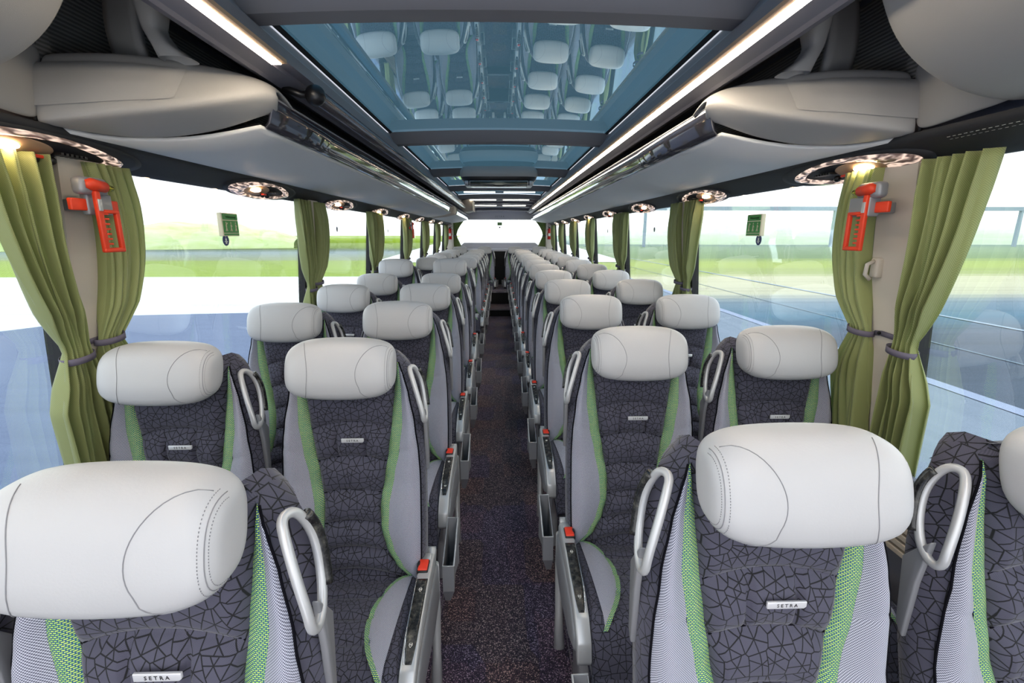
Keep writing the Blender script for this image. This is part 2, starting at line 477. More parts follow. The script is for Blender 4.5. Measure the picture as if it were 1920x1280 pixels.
def bank(name, label, pts, mat, kind='stuff'):
    """a long hedge or tree bank: rounded bumpy ridge following points (x, y, height, depth)"""
    rnd = random.Random(name + label)
    def fn(u, v):
        q = u * (len(pts) - 1); i = min(int(q), len(pts) - 2); k = q - i
        a, b = pts[i], pts[i + 1]
        x, y, h, d = (a[j] + (b[j] - a[j]) * k for j in range(4))
        ph = v * PI
        return (x, y - math.cos(ph) * d, -1.1 + math.sin(ph) ** .7 * h * (1 + .06 * math.sin(9 * u * len(pts) + 3 * v) + .03 * rnd.random()))
    o = MB().grid(fn, 60, 10).obj(name, mat)
    o['kind'] = kind
    return tag(o, label, 'trees')
def foliage(name, c1, c2):
    t = NT(name)
    t.link(t.mix(t.noise(t.obj((.03, .4, .9)), 1.6, 4, .6), c1, c2), t.b.inputs['Base Color']); t.b.inputs['Roughness'].default_value = .9
    return t.m
gL = foliage('green foliage paled by glare', rgb(170, 200, 70), rgb(236, 240, 210))  # leaf colour lightened to look blown out against the sky
gP = foliage('foliage paled by glare', rgb(196, 212, 170), rgb(232, 238, 222))  # very light leaf colours paint the overexposed look
bank('hedge', 'low yellow green hedge line beyond the left windows', [(-260, 150, 0.4, 3), (-140, 150, 1.6, 3), (-60, 152, 1.5, 3), (-20, 154, 1.2, 3)], foliage('yellow green hedge', rgb(110, 134, 10), rgb(150, 170, 30)))
bank('tree_bank', 'bright green trees beyond the front left window', [(-190, 60, 5, 4), (-120, 70, 11, 6), (-80, 78, 8, 6), (-66, 84, 4, 4), (-52, 92, 5, 5), (-40, 98, 2, 4)], gL)
bank('tree_bank', 'pale hazy tree line beyond the right windows', [(20, 130, 3, 4), (60, 125, 5, 6), (110, 125, 5.5, 6), (160, 122, 5, 6)], gP)  # the hazy look is overexposure put into the leaf colour
mbr = MB(); mbr.box((22, 99.6, 6.3), (160, 100.4, 7.1))
for x in range(30, 160, 40): mbr.box((x, 99.7, -1.1), (x + .5, 100.3, 6.5))
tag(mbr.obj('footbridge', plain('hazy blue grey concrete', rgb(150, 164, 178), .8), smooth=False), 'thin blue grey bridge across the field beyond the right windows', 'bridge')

# ------------------------------------------------------------------ bus shell
Y0, YR = -1.6, 11.3
road = MB().add([(-12, 45, -1.07), (12, 45, -1.07), (70, 900, -1.07), (-70, 900, -1.07)], [(0, 1, 2, 3)])
o = road.obj('road_surface', plain('road whitened by glare', rgb(244, 244, 240), .9), smooth=False); o['kind'] = 'structure'  # near-white colour paints the overexposed view behind the bus
# aisle floor, podiums under the seats, rear steps
struct(MB().box((-.245, Y0, -.06), (.245, 8.7, 0.0)), 'floor', M['carpet'])
for s in (-1, 1):
    struct(MB().box((min(s * .245, s * 1.25), Y0, -.06), (max(s * .245, s * 1.25), YR, 0.035)), 'floor', M['carpet'])
st = MB().box((-.245, 8.7, -.06), (.245, 9.45, .125)).box((-.245, 9.45, -.06), (.245, YR, .36))
o = struct(st, 'floor', M['carpet']); 
st = MB()
struct(MB().box((-.245, 8.688, .005), (.245, 8.70, .118)).box((-.245, 9.437, .13), (.245, 9.45, .352)), 'trim_1', M['black_wall'])
struct(MB().box((-.245, 8.68, .118), (.245, 8.72, .132)).box((-.245, 9.43, .352), (.245, 9.47, .367)), 'trim_2', M['chrome'])

def wallx(z):   # inner face of the side wall at height z (tumblehome)
    return 1.235 if z < .78 else 1.235 - (z - .78) * .075
WZ0, WZ1 = .76, 1.70
for s, nm in ((-1, 'left'), (1, 'right')):
    w = MB()
    w.prism([(s * 1.235, 0.0), (s * 1.29, 0.0), (s * 1.29, WZ0), (s * 1.235, WZ0)], 'y', Y0, YR)
    w.prism([(s * wallx(1.69), 1.69), (s * (wallx(1.69) + .055), 1.69), (s * 1.19, 2.2), (s * 1.10, 2.2)], 'y', Y0, YR)
    struct(w, 'wall_' + nm, M['wall'])
    # ribbed heater grille below the sill
    g = MB()
    for k in range(7):
        g.box((min(s * 1.2, s * 1.235), Y0, .55 + k * .026), (max(s * 1.2, s * 1.235), YR, .568 + k * .026), .003, 1)
    struct(g, 'trim_3' if s < 0 else 'trim_4', M['tan'])
    # sill rubber
    struct(MB().prism([(s * 1.20, WZ0 - .012), (s * 1.25, WZ0 - .012), (s * 1.25, WZ0 + .012), (s * 1.20, WZ0 + .012)], 'y', Y0, YR), 'baseboard_' + nm, M['rubber'])

pillar_y = {-1: [-.28, 1.29, 2.93, 4.41, 5.92, 7.40, 8.85, 10.2], 1: [-.2, 1.30, 2.91, 4.48, 5.97, 7.40, 8.80, 10.2]}
wcount = 0
for s in (-1, 1):
    p = MB(); r = MB()
    ys = pillar_y[s]
    for y in ys:
        # cladding follows the wall slope
        xs = [(wallx(z), z) for z in (.76, 1.0, 1.3, 1.7)]
        p.add([(s * (x - .03 + dx), yy, z) for x, z in xs for yy in (y + .02, y + .15) for dx in (0, .06)],
              [f for j in range(3) for f in ((j*4, j*4+1, j*4+5, j*4+4), (j*4+2, j*4+3, j*4+7, j*4+6), (j*4, j*4+2, j*4+6, j*4+4), (j*4+1, j*4+3, j*4+7, j*4+5))])
        for a, b in ((y - .022, y + .02), (y + .15, y + .172)):
            r.add([(s * (x - .012 + dx), yy, z) for x, z in xs for yy in (a, b) for dx in (0, .04)],
                  [f for j in range(3) for f in ((j*4, j*4+1, j*4+5, j*4+4), (j*4+2, j*4+3, j*4+7, j*4+6), (j*4, j*4+2, j*4+6, j*4+4), (j*4+1, j*4+3, j*4+7, j*4+5))])
    struct(p, 'trim_5' if s < 0 else 'trim_6', M['cream']); struct(r, 'trim_7' if s < 0 else 'trim_8', M['rubber'])
    for a, b in zip(ys, ys[1:] + [None]):
        wcount += 1
        ya = a + .16; yb = (b - .01) if b else 10.75
        g = MB().add([(s * (wallx(z) + dx), yy, z) for z in (WZ0, WZ1) for yy in (ya, yb) for dx in (.0, .006)],
                     [(0, 2, 6, 4), (1, 5, 7, 3), (0, 1, 3, 2), (4, 6, 7, 5), (0, 4, 5, 1), (2, 3, 7, 6)])
        struct(g, 'window_%d' % wcount, M['glass'])

# rear wall with window and valance
rw = MB()
rw.prism([(-1.25, 0), (1.25, 0), (1.25, 1.24), (.92, 1.24), (.84, 1.305), (-.84, 1.305), (-.92, 1.24), (-1.25, 1.24)], 'y', YR, YR + .08)
struct(rw, 'wall_rear', M['rearpanel'])
struct(MB().box((-1.25, YR, 1.83), (1.25, YR + .08, 2.2)), 'wall_rear_top', M['rearpanel'])
for s in (-1, 1):
    struct(MB().box((min(s * 1.06, s * 1.25), 10.72, .7), (max(s * 1.06, s * 1.25), YR + .05, 1.85)), 'trim_9' if s < 0 else 'trim_10', M['cream'])
wcount += 1
struct(MB().box((-1.0, YR + .03, 1.24), (1.0, YR + .036, 1.83)), 'window_%d' % wcount, M['glass'])
struct(MB().box((-.62, 10.98, .36), (.62, 11.05, 1.12)), 'wall_rear_bulkhead', M['black_wall'])
struct(MB().box((-1.1, 10.98, 1.10), (1.1, 11.3, 1.17), .02), 'trim_11', M['rearpanel'])

# ceiling: sloped frame rails beside the glass, crossbars, glass panels, solid rear part
for s in (-1, 1):
    fr = MB().extr([(s * .612, 1.985), (s * .615, 2.02), (s * .64, 2.045), (s * .665, 2.09), (s * .68, 2.095), (s * .70, 2.15), (s * 1.2, 2.2)], Y0, YR)
    struct(fr, 'ceiling_rail_left' if s < 0 else 'ceiling_rail_right', M['rail'])
    struct(MB().extr([(s * .66, 2.092), (s * .645, 2.10), (s * .66, 2.108)], Y0, 8.2), 'trim_12' if s < 0 else 'trim_13', M['rubber'])
def arch(x, h=.018): return h * (1 - (x / .68) ** 2)
bars = [-.25, 1.38, 3.13, 4.78, 6.35, 7.75]
bw = .10
n = 0
for i, y in enumerate(bars):
    b = MB()
    prof = [(-bw / 2 - .02, 2.098), (-bw / 2, 2.05), (-bw / 2 + .015, 2.035), (bw / 2 - .015, 2.035), (bw / 2, 2.05), (bw / 2 + .02, 2.098)]
    b.grid(lambda u, v: (-.68 + 1.36 * v, y + prof[round(u * 5)][0], prof[round(u * 5)][1] + arch(-.68 + 1.36 * v)), 6, 15)
    o = struct(b, 'trim_%d' % (14 + i), M['rail'], smooth=True); flat(o)
    if i:
        ya, yb = bars[i - 1] + bw / 2, y - bw / 2
        wcount += 1
        g = MB().grid(lambda u, v: (-.665 + 1.33 * u, ya - .03 + (yb - ya + .06) * v, 2.104 + arch(-.665 + 1.33 * u)), 13, 2)
        struct(g, 'window_%d' % wcount, M['roofglass'], smooth=True)
rear = MB()
rear.grid(lambda u, v: (-.70 + 1.4 * u, 7.8 + 3.6 * v, 2.09 + arch(-.70 + 1.4 * u) - .22 * max(0, v - .55) ** 1.5), 13, 16)
struct(rear, 'ceiling', plain('pale rear ceiling', rgb(226, 224, 230), .7), smooth=True)
rb = MB()
for y, z in ((8.4, 2.05), (9.0, 2.04), (9.6, 2.02), (10.3, 1.98)):
    rb.grid(lambda u, v: (-.64 + 1.28 * u, y + (.05, .06, .22, .23)[round(v * 3)], z + (.06, 0, 0, .06)[round(v * 3)] + arch(-.64 + 1.28 * u)), 13, 4)
struct(rb, 'trim_21', M['cove'], smooth=True)
# transverse light bars near the rear
for k, (y, z, lab) in enumerate(((6.9, 2.07, 'nearest'), (8.3, 2.06, 'middle'), (9.35, 2.03, 'rearmost'))):
    t = thing('ceiling_light_bar', 'thin white light bar across the rear ceiling, %s of three' % lab, 'light', (0, y, z), 'transverse ceiling lights')
    MB().box((-.5, -.015, 0), (-.04, .015, .012), .003).box((.04, -.015, 0), (.5, .015, .012), .003).obj('diffuser', emit_mat('pale light bar', (1, .97, .82, 1), 5.0), t)
    MB().box((-.06, -.03, -.004), (.06, .03, .016), .004).obj('clip', M['silver_d'], t)
vs, fs = text_mesh('S E T R A', .055)
tx = MB().add([(x, -z, y) for x, y, z in vs], fs).obj('lettering', plain('grey lettering', rgb(140, 140, 152), .5), smooth=False, loc=(0, 11.29, 1.90))
tag(tx, 'faint grey spaced brand lettering on the panel above the rear window', 'lettering')

# ------------------------------------------------------------------ coves, light strips
for s, nm in ((-1, 'left'), (1, 'right')):
    c = MB().extr([(s * .76, 1.985), (s * .702, 1.957), (s * .690, 1.962), (s * .648, 1.972), (s * .648, 1.985), (s * .625, 1.985), (s * .612, 1.985)], Y0, YR - .3)
    o = struct(c, 'ceiling_cove_' + nm, M['cove'])
    c = MB().extr([(s * .76, 1.985), (s * .70, 2.15)], Y0, YR)
    struct(c, 'ceiling_cove_back_' + nm, M['black'])
ends = {1: 9.2, -1: 1.50}
for s in (-1, 1):
    t = thing('light_strip', 'warm white light strip running along the %s ceiling edge' % ('left' if s < 0 else 'right'), 'light', (s * .635, 0, 1.978))
    MB().box((-.014, Y0, -.006), (.014, ends[s], .004)).obj('light_tube', M['led'], t, smooth=False)
    MB().box((min(-s * .015, -s * .030), Y0, -.004), (max(-s * .015, -s * .030), ends[s], .006)).obj('diffuser', M['diffuser'], t, smooth=False)

# handrail tube under the left cove
t = thing('handrail', 'dark glossy round handrail tube with ball end below left ceiling edge', 'handrail', (-.60, 0, 1.942))
M['tubedark'] = plain('dark bronze metal tube', rgb(128, 126, 128), 0.22, 0.85)
MB().tube([(0, 1.70, 0.0), (.005, 4, 0.0), (.02, 8.2, 0.0)], .023, 16).obj('tube', M['tubedark'], t)
MB().sphere((0, 1.69, .0), .033, 24, 16, (1, .8, 1)).obj('end_ball', M['black'], t)
MB().tube([(0, 1.72, .005), (-.05, 1.70, .005), (-.10, 1.68, .02)], .012, 8).obj('bracket', M['black'], t)

# ------------------------------------------------------------------ luggage racks
def rack(s, ya, yb, lab, front=True, shift=0.0):
    t = thing('luggage_rack', lab, 'luggage rack', (0, 0, 0))
    und = [(1.085, 1.757), (1.06, 1.757), (1.03, 1.759), (1.0, 1.763), (.95, 1.770), (.90, 1.778), (.85, 1.788), (.80, 1.801), (.745, 1.818), (.725, 1.824)]
    def endx(v):  # far end curves towards the wall
        return v
    def fn(u, v):
        x, z = und[round(u * 9)]
        y = ya + (yb - ya) * v
        if front:
            q = [(.70, 1.645), (.72, 1.625), (.81, 1.588), (.93, 1.548), (.99, 1.503), (1.05, 1.445), (1.09, 1.30)]
            for a, b in zip(q, q[1:]):
                if a[0] <= x <= b[0]: ys = a[1] + (b[1] - a[1]) * (x - a[0]) / (b[0] - a[0])
            ys += ya - 1.62 + .002; y = ys + (yb - ys) * v
        return (s * x, y, z)
    MB().grid(fn, 10, 30).obj('underside_panel', M['rack'], t, solid=.012)
    MB().extr([(s * .725, 1.824), (s * .713, 1.838), (s * .702, 1.875), (s * .698, 1.905)], ya + .03, yb, 12).obj('flap', M['glossdark'], t, solid=.01)
    MB().tube([(s * .727, ya + .04, 1.8235), (s * .727, yb, 1.8235)], .0035, 6).obj('trim_line', M['chrome'], t)
    MB().tube([(s * .697, ya + .06, 1.909), (s * .697, yb, 1.909)], .006, 8).obj('upper_rail', M['silver_d'], t)
    MB().extr([(s * 1.075, 1.76), (s * 1.10, 1.80), (s * 1.12, 1.95), (s * 1.10, 2.17)], ya - .24, yb, 2).obj('back_lining', M['ribbed'], t)
    MB().extr([(s * 1.08, 1.772), (s * .735, 1.832)], ya + .02, yb, 2).obj('shelf', M['black'], t)
    return t

def front_cap(t, s, dy):
    top = [(1.085, 1.33, 1.925), (1.0, 1.385, 1.945), (.93, 1.43, 1.955), (.86, 1.49, 1.960), (.78, 1.56, 1.962), (.70, 1.625, 1.952), (.675, 1.66, 1.93)]
    rid = [(1.092, 1.29, 1.764), (1.0, 1.315, 1.777), (.94, 1.35, 1.793), (.88, 1.388, 1.809), (.78, 1.48, 1.849), (.692, 1.60, 1.903), (.668, 1.65, 1.905)]
    sea = [(1.088, 1.30, 1.755), (1.05, 1.44, 1.752), (.99, 1.50, 1.758), (.93, 1.545, 1.768), (.81, 1.585, 1.798), (.72, 1.62, 1.845), (.69, 1.68, 1.87)]
    rows = []
    n = len(top)
    T, R, S = ([Vector(p) for p in q] for q in (top, rid, sea))
    def row(k):
        out = []
        for i in range(n):
            if k == 0: p = T[i] + Vector((0, .14, -.03))
            elif k == 1: p = T[i] + Vector((0, .03, .003))
            elif k == 2: p = T[i] + Vector((0, -.002, -.004))
            elif k == 3: p = T[i].lerp(R[i], .35) + Vector((0, -.006, 0))
            elif k == 4: p = T[i].lerp(R[i], .8) + Vector((0, -.008, 0))
            elif k == 5: p = R[i]
            elif k == 6: p = R[i].lerp(S[i], .12) + Vector((0, 0, -.006))
            elif k == 7: p = R[i].lerp(S[i], .6) + Vector((0, 0, -.006))
            else: p = S[i] + Vector((0, .01, .001))
            out.append((s * p.x, p.y + dy, p.z))
        return out
    v = [p for k in range(9) for p in row(k)]
    f = [(k * n + i, k * n + i + 1, (k + 1) * n + i + 1, (k + 1) * n + i) for k in range(8) for i in range(n - 1)]
    cap = MB().add(v, f).obj('front_cap', M['rack_cap'], t, sub=3, solid=.012)
    # raised shoulder on the face of the cap
    def sh(u, v_):
        q = .0 + u * 3.3; i = min(int(q), n - 2); k = q - i
        a = T[i].lerp(T[i + 1], k); b = R[i].lerp(R[i + 1], k)
        w = .20 + .62 * v_
        p = a.lerp(b, w)
        edge = min(1, (1 - u) / .12, v_ / .12, (1 - v_) / .45)
        return (s * p.x, p.y + dy - .008 - .010 * max(0, edge), p.z)
    MB().grid(sh, 24, 12).obj('cap_shoulder', M['rack_cap'], t)
    # hanging strut from the roof down on to the cap
    sec = [(.84, 1.46, 1.945, .06, .035), (.865, 1.45, 1.975, .035, .03), (.885, 1.45, 2.01, .03, .03), (.87, 1.43, 2.06, .045, .04), (.83, 1.40, 2.12, .09, .05), (.80, 1.38, 2.17, .12, .06)]
    def stf(u, v_):
        q = v_ * (len(sec) - 1); i = min(int(q), len(sec) - 2); k = q - i
        x, y, z, a, b = (sec[i][j] + (sec[i + 1][j] - sec[i][j]) * k for j in range(5))
        an = 2 * PI * u
        cx = math.copysign(abs(math.cos(an)) ** .6, math.cos(an)); cy = math.copysign(abs(math.sin(an)) ** .6, math.sin(an))
        return (s * (x + a * cx * .7), y + b * cy + dy, z)
    MB().grid(stf, 20, 20, cu=True).obj('strut', M['rack_cap'], t)
    # pilaster panel beside the strut
    MB().grid(lambda u, v_: (s * (.93 + .10 * u + .02 * math.sin(v_ * PI)), 1.50 + dy + .03 * u, 1.93 + .24 * v_), 6, 8).obj('pilaster', M['rack_cap'], t, solid=.02)

rR = rack(1, 1.62, 10.9, 'long light grey overhead luggage rack along the right side'); front_cap(rR, 1, 0)
rL = rack(-1, 1.55, 7.3, 'long light grey overhead luggage rack along the left side'); front_cap(rL, -1, -.07)
# far end of the left rack
MB().prism([(-1.08, 1.757), (-.727, 1.824), (-.70, 1.905), (-.72, 1.93), (-1.08, 1.93)], 'y', 7.3, 7.34, .004).obj('end_cap', M['rack_cap'], rL)
# second left rack, beige end
r2 = rack(-1, 7.75, 10.9, 'short rear luggage rack on left side with beige front end', False)
MB().prism([(-1.09, 1.75), (-.85, 1.765), (-.70, 1.80), (-.68, 1.86), (-.69, 1.93), (-1.09, 1.95)], 'y', 7.36, 7.76, .02, 3).obj('front_end', M['tan'], r2)
t = thing('wardrobe_panel', 'beige hanging ceiling panel at the rear left of the aisle', 'panel', (0, 0, 0))
MB().prism([(-.64, 2.06), (-.46, 2.09), (-.46, 1.90), (-.60, 1.87), (-.66, 1.92)], 'y', 8.3, 8.9, .01).obj('body', M['tan'], t)
MB().box((-.462, 8.28, 1.89), (-.45, 8.92, 2.09), .003).obj('edge_strip', M['cream'], t)

# near rack ends above the driver side of the camera
for s in (-1, 1):
    dy = 0 if s > 0 else -.06
    t = thing('front_rack_section', 'big smooth grey curved rack section in the upper %s corner' % ('left' if s < 0 else 'right'), 'luggage rack', (0, dy, 0))
    prof = [(.745, 2.06), (.775, 2.00), (.82, 1.935), (.87, 1.885), (.93, 1.845), (.99, 1.813), (1.06, 1.79), (1.11, 1.785)]
    MB().grid(lambda u, v: (s * (prof[round(u * 7)][0]), Y0 + (1.10 - Y0) * v - (.05 * (abs(u - .5) * 2) ** 2 if v == 1 else 0), prof[round(u * 7)][1]), 8, 14).obj('shell', M['rack_cap'], t, sub=2, solid=.02)
    # joining piece between the near section and the long rack
    jo = [[(1.095, 1.335, 1.94), (1.09, 1.27, 1.93), (1.03, 1.18, 1.96), (.98, 1.08, 1.98)],
          [(1.098, 1.325, 1.88), (1.085, 1.25, 1.86), (1.04, 1.16, 1.87), (.99, 1.08, 1.87)],
          [(1.10, 1.31, 1.82), (1.085, 1.24, 1.80), (1.06, 1.15, 1.815), (1.03, 1.06, 1.815)],
          [(1.10, 1.30, 1.768), (1.095, 1.25, 1.762), (1.09, 1.13, 1.775), (1.09, 1.0, 1.782)]]
    MB().add([(s * x, y, z) for r_ in jo for x, y, z in r_], [(j * 4 + i, j * 4 + i + 1, j * 4 + i + 5, j * 4 + i + 4) for j in range(3) for i in range(3)]).obj('joining_piece', M['rack_cap'], t, sub=3, solid=.01)
    MB().add([(s * x, y, z) for x, y, z in ((1.09, 1.0, 2.17), (1.09, 1.36, 2.17), (1.09, 1.36, 1.9), (1.09, 1.0, 1.9))], [(0, 1, 2, 3)]).obj('ribbed_lining', M['ribbed'], t)
    MB().tube([(s * 1.093, 1.322, 1.95), (s * 1.096, 1.318, 1.90), (s * 1.098, 1.31, 1.85), (s * 1.099, 1.295, 1.79), (s * 1.094, 1.285, 1.762)], .004, 6).obj('gap_seal', M['rubber'], t)

# ------------------------------------------------------------------ window valance with reading lamp consoles
for s, nm in ((-1, 'left'), (1, 'right')):
    prof = [(1.078, 1.757), (1.074, 1.745), (1.085, 1.735), (1.105, 1.722), (1.13, 1.708), (1.15, 1.694), (1.165, 1.684), (1.175, 1.682), (1.19, 1.69)]
    v = MB().extr([(s * a, b) for a, b in prof], Y0, 10.72, 30)
    struct(v, 'ceiling_valance_' + nm, M['charcoal'], smooth=True)
    st = MB()
    for zz in ((1.092, 1.7335), (1.100, 1.7285)):
        for k in range(60 if s > 0 else 0):
            y = .35 + k * .0095 * 1.5
            st.box((s * zz[0] - .0008, y, zz[1] - .003), (s * zz[0] + .0008, y + .008, zz[1] - .0012))
    if s > 0:
        struct(st, 'trim_22', M['white_ink'])

def lamp_console(s):
    t = thing('reading_lamp_console', '', 'reading lamp', (0, 0, 0), 'reading lamp consoles under the racks')
    # local frame: y along the bus, a across the valance slope (0 at rack edge, 1 at window)
    nrm = Vector((-s * .5, 0, -.866))
    def P(a, y, h):
        x = 1.085 + .10 * a; z = 1.738 - .058 * a
        return Vector((s * x, y, z)) + nrm * h
    def plate(ry, ra, h0, h1, ca=.5, cy=0, n=40, pw=.8):
        mb = MB()
        def fn(u, v):
            an = 2 * PI * u; k = (1.0, 1.0, .9, .0)[round(v * 3)]; h = (h0, h1 - .002, h1, h1)[round(v * 3)]
            cx = math.copysign(abs(math.cos(an)) ** pw, math.cos(an)) * ry * k; ca_ = math.copysign(abs(math.sin(an)) ** 1.0, math.sin(an)) * ra * k
            return P(ca + ca_, cy + cx, h)
        return mb.grid(fn, n, 4, cu=True)
    plate(.33, .56, -.004, .010, .5, 0).obj('housing', M['charcoal'], t)
    def ring(ry, ra, w, h, cy):
        def fn(u, v):
            an = 2 * PI * u; k = 1 - w * (0, .15, .5, .85, 1)[round(v * 4)]; hh = h + (.0, .007, .009, .006, 0)[round(v * 4)]
            kk = k if math.cos(an) > 0 else 1 - (1 - k) * (1 - .9 * math.cos(an))
            return P(.5 + math.sin(an) * ra * kk * (1 - .38 * max(0, math.cos(an)) ** 2), cy + math.copysign(abs(math.cos(an)) ** 1.0, math.cos(an)) * ry * kk, hh)
        return MB().grid(fn, 48, 5, cu=True)
    ring(.28, .53, .26, .009, -.02).obj('clear_ring', M['lampring'], t)
    plate(.13, .32, .008, .014, .5, -.10).obj('lamp_lens', M['diffuser'], t)
    MB().sphere(P(.45, -.10, .014), .018, 14, 8, (1, 2.2, .6)).obj('lamp', M['lamp'], t)
    v = MB()
    for k in range(6): 
        c = P(.5, .035 + k * .014, .012); v.box((c.x - .022, c.y - .004, c.z - .003), (c.x + .022, c.y + .004, c.z + .003))
    v.obj('air_vent', M['black'], t, smooth=False)
    for q, yy in enumerate((-.015, .03)):
        c = P(.62, yy, .024); MB().sphere(c, .011, 12, 8).obj('spot_lamp', M['black'], t)
    c = P(.55, -.015, .024); MB().box((c.x - .008, c.y - .012, c.z - .004), (c.x + .008, c.y + .012, c.z + .004), .002).obj('call_button', M['red'], t)
    return t
ordn = ['nearest', 'second', 'third', 'fourth', 'fifth', 'sixth', 'seventh', 'eighth', 'ninth', 'tenth', 'eleventh', 'twelfth']
for s in (-1, 1):
    first = lamp_console(s)
    for k in range(8 if s > 0 else 8):
        o = first if k == 0 else copy_tree(first)
        o.location = (0, (1.60 if s > 0 else 1.26) + 1.13 * k, 0)
        o['label'] = '%s reading lamp console under the %s rack, counted from the camera' % (ordn[k], 'left' if s < 0 else 'right')

# ------------------------------------------------------------------ curtains
def curtain(s, y, near, lab, nf=6, seed=0, reach=.18, far0=.09):
    rnd = random.Random(seed)
    t = thing('curtain', lab, 'curtain', (0, y, 0), 'green window curtains')
    ph = [rnd.uniform(0, 6.28) for _ in range(4)]
    sg = -1 if near else 1
    c0 = -.01 if near else far0
    ZT, ZB, ZK = 1.692, .84, 1.20
    def wid(z):
        if z > ZK:
            k = (z - ZK) / (ZT - ZK); return .075 + reach * .62 * k ** .8
        k = (ZK - z) / (ZK - ZB); return .075 + .06 * min(1, k * 2.2) 
    def inner(z):  # edge next to the pillar
        if z > ZK:
            k = (z - ZK) / (ZT - ZK); return c0 + sg * (-.03 + .03 * math.sin(PI * k) + .02 * k)
        return c0 - sg * .03 - sg * .02 * (ZK - z) / .3
    def fn(u, v):
        z = ZB + (ZT - ZB) * v
        if near: z -= 0.05 * (1 - abs(v - .4)) * u if v < .95 else 0
        w = wid(z)
        yy = inner(z) + sg * w * u
        pinch = min(1, abs(z - ZK) / .10)
        amp = .006 + .017 * pinch * (1 - .35 * max(0, (z - 1.6) / .1))
        sag = .02 * math.sin(PI * max(0, (z - ZK) / (ZT - ZK))) if z > ZK else .012 * (1 - (z - ZB) / (ZK - ZB))
        d = amp * (math.sin(2 * PI * nf * u + ph[0] + .8 * math.sin(z * 5 + ph[1])) + .35 * math.sin(2 * PI * (nf * 2.3) * u + ph[2] + z * 4))
        x = wallx(z) - .047 + .012 * max(0, (z - ZK) / (ZT - ZK)) - sag * .7 + d
        yy += .25 * amp * math.cos(2 * PI * nf * u + ph[0])
        return (s * x, yy, z)
    MB().grid(fn, 84, 40).obj('cloth', M['curtain'], t, solid=.0012)
    # tie band wraps the pinch and runs to a stud on the pillar
    zk = ZK
    cx = wallx(zk) - .047
    ym = inner(zk) + sg * wid(zk) / 2; hw = wid(zk) / 2 + .006
    zn = -.03 if near else 0
    def tb(u, v):
        an = 2 * PI * u
        return (s * (cx + .034 * math.cos(an)), ym + hw * math.sin(an), zk + zn - .008 + .018 * v + .006 * math.sin(an))
    MB().grid(tb, 28, 2, cu=True).obj('tie_band', M['tie'], t, solid=.001)
    MB().add([(s * (wallx(zk) - .034), ym - sg * hw * .9, zk - .008), (s * (wallx(zk) - .034), ym - sg * hw * .9, zk + .008), (s * (wallx(zk) - .036), .08, zk + .012), (s * (wallx(zk) - .036), .08, zk - .004)], [(0, 1, 2, 3)]).obj('tie_strap', M['tie'], t, solid=.001)
    MB().sphere((s * (wallx(zk) - .038), .085, zk + .004), .006, 10, 6).obj('stud', M['black'], t)
    return t
pw = ['nearest', 'second', 'third', 'fourth', 'fifth', 'sixth', 'seventh']
for s in (-1, 1):
    for k, y in enumerate(pillar_y[s][1:]):
        for near in (True, False):
            reach = .20 if k == 0 and near else (.18 if near else .12)
            curtain(s, y, near, 'tied green curtain on the %s side of the %s %s pillar from the camera' % ('near' if near else 'far', pw[k], 'left' if s < 0 else 'right') if k else
                    'large tied green curtain on the %s side of the nearest %s pillar' % ('near' if near else 'far', 'left' if s < 0 else 'right'),
                    5 if k == 0 else 6, seed=k * 4 + near * 2 + (s > 0), reach=reach, far0=.14 if k == 0 and s > 0 else .09)
# rear window curtains
for s in (-1, 1):
    t = thing('rear_curtain', 'green curtain gathered at the %s edge of the rear window' % ('left' if s < 0 else 'right'), 'curtain', (0, 11.1, 0), 'rear window curtains')
    def fn(u, v):
        k = v
        xin = .80 + .19 * math.sin(min(1, (1 - k) / .6) * PI / 2) if k > .4 else .99 - .11 * (1 - k / .4)
        xo = 1.06 if k > .4 else 1.06
        x = xin + (xo - xin) * u
        return (s * x, .02 * math.sin(u * 30 + k * 3), 1.22 + .60 * v)
    MB().grid(fn, 40, 24).obj('cloth', M['curtain'], t, solid=.001)
    MB().box((min(s * .985, s * 1.06), -.03, 1.45), (max(s * .985, s * 1.06), .03, 1.475), .004).obj('tie_band', M['tie'], t)

# ------------------------------------------------------------------ emergency hammers, signs, stickers, hook
def hammer(s, y, z, lab):
    t = thing('emergency_hammer', lab, 'hammer', (s * (wallx(z) - .085), y, z), 'emergency hammers')
    def X(a, b): return (min(-s * a, -s * b), max(-s * a, -s * b))
    w = X(-.055, .002); MB().box((w[0], -.02, .0), (w[1], .02, .03), .003).obj('wall_bracket', M['silver_d'], t)
    x0, x1 = X(0, .035); MB().box((x0, -.055, .04), (x1, .03, .085), .012, 3).box((x0, -.03, -.01), (X(0, .02)[1], .05, .045) if s < 0 else (x1, .05, .045), .004).obj('holder', M['silver_d'], t)
    m = MB(); a, b = X(.03, .042)
    m.box((a, -.028, -.10), (b, -.012, .05), .003)
    m.box((a, .030, -.10), (b, .042, .0), .003)
    m.box((a, -.028, -.108), (b, .042, -.096), .003)
    m.box((a, -.02, -.006), (b, .042, .004), .003)
    for k in range(7): m.box((a, -.014, -.088 + k * .013), (b, .002, -.083 + k * .013), .001)
    m.obj('handle', M['hammer'], t)
    m = MB(); m.tube([(-s * .036, -.045, .066), (-s * .036, -.03, .066), (-s * .036, .012, .062)], [.010, .016, .014], 14); m.obj('head', M['hammer'], t)
    MB().tube([(-s * .036, .010, .062), (-s * .036, .034, .060)], [.010, .008], 12).obj('tip', M['brass'], t)
    a, b = X(.004, .016); MB().box((a, -.075, .0), (b, .075, .03), .003).obj('security_strap', M['hammer'], t)
    c = X(.04, .044); MB().box((c[0], -.026, .0), (c[1], -.014, .03), .001).obj('seal', M['silver'], t)
    return t
hammer(1, 1.40, 1.56, 'orange red emergency hammer in grey holder on the right pillar')
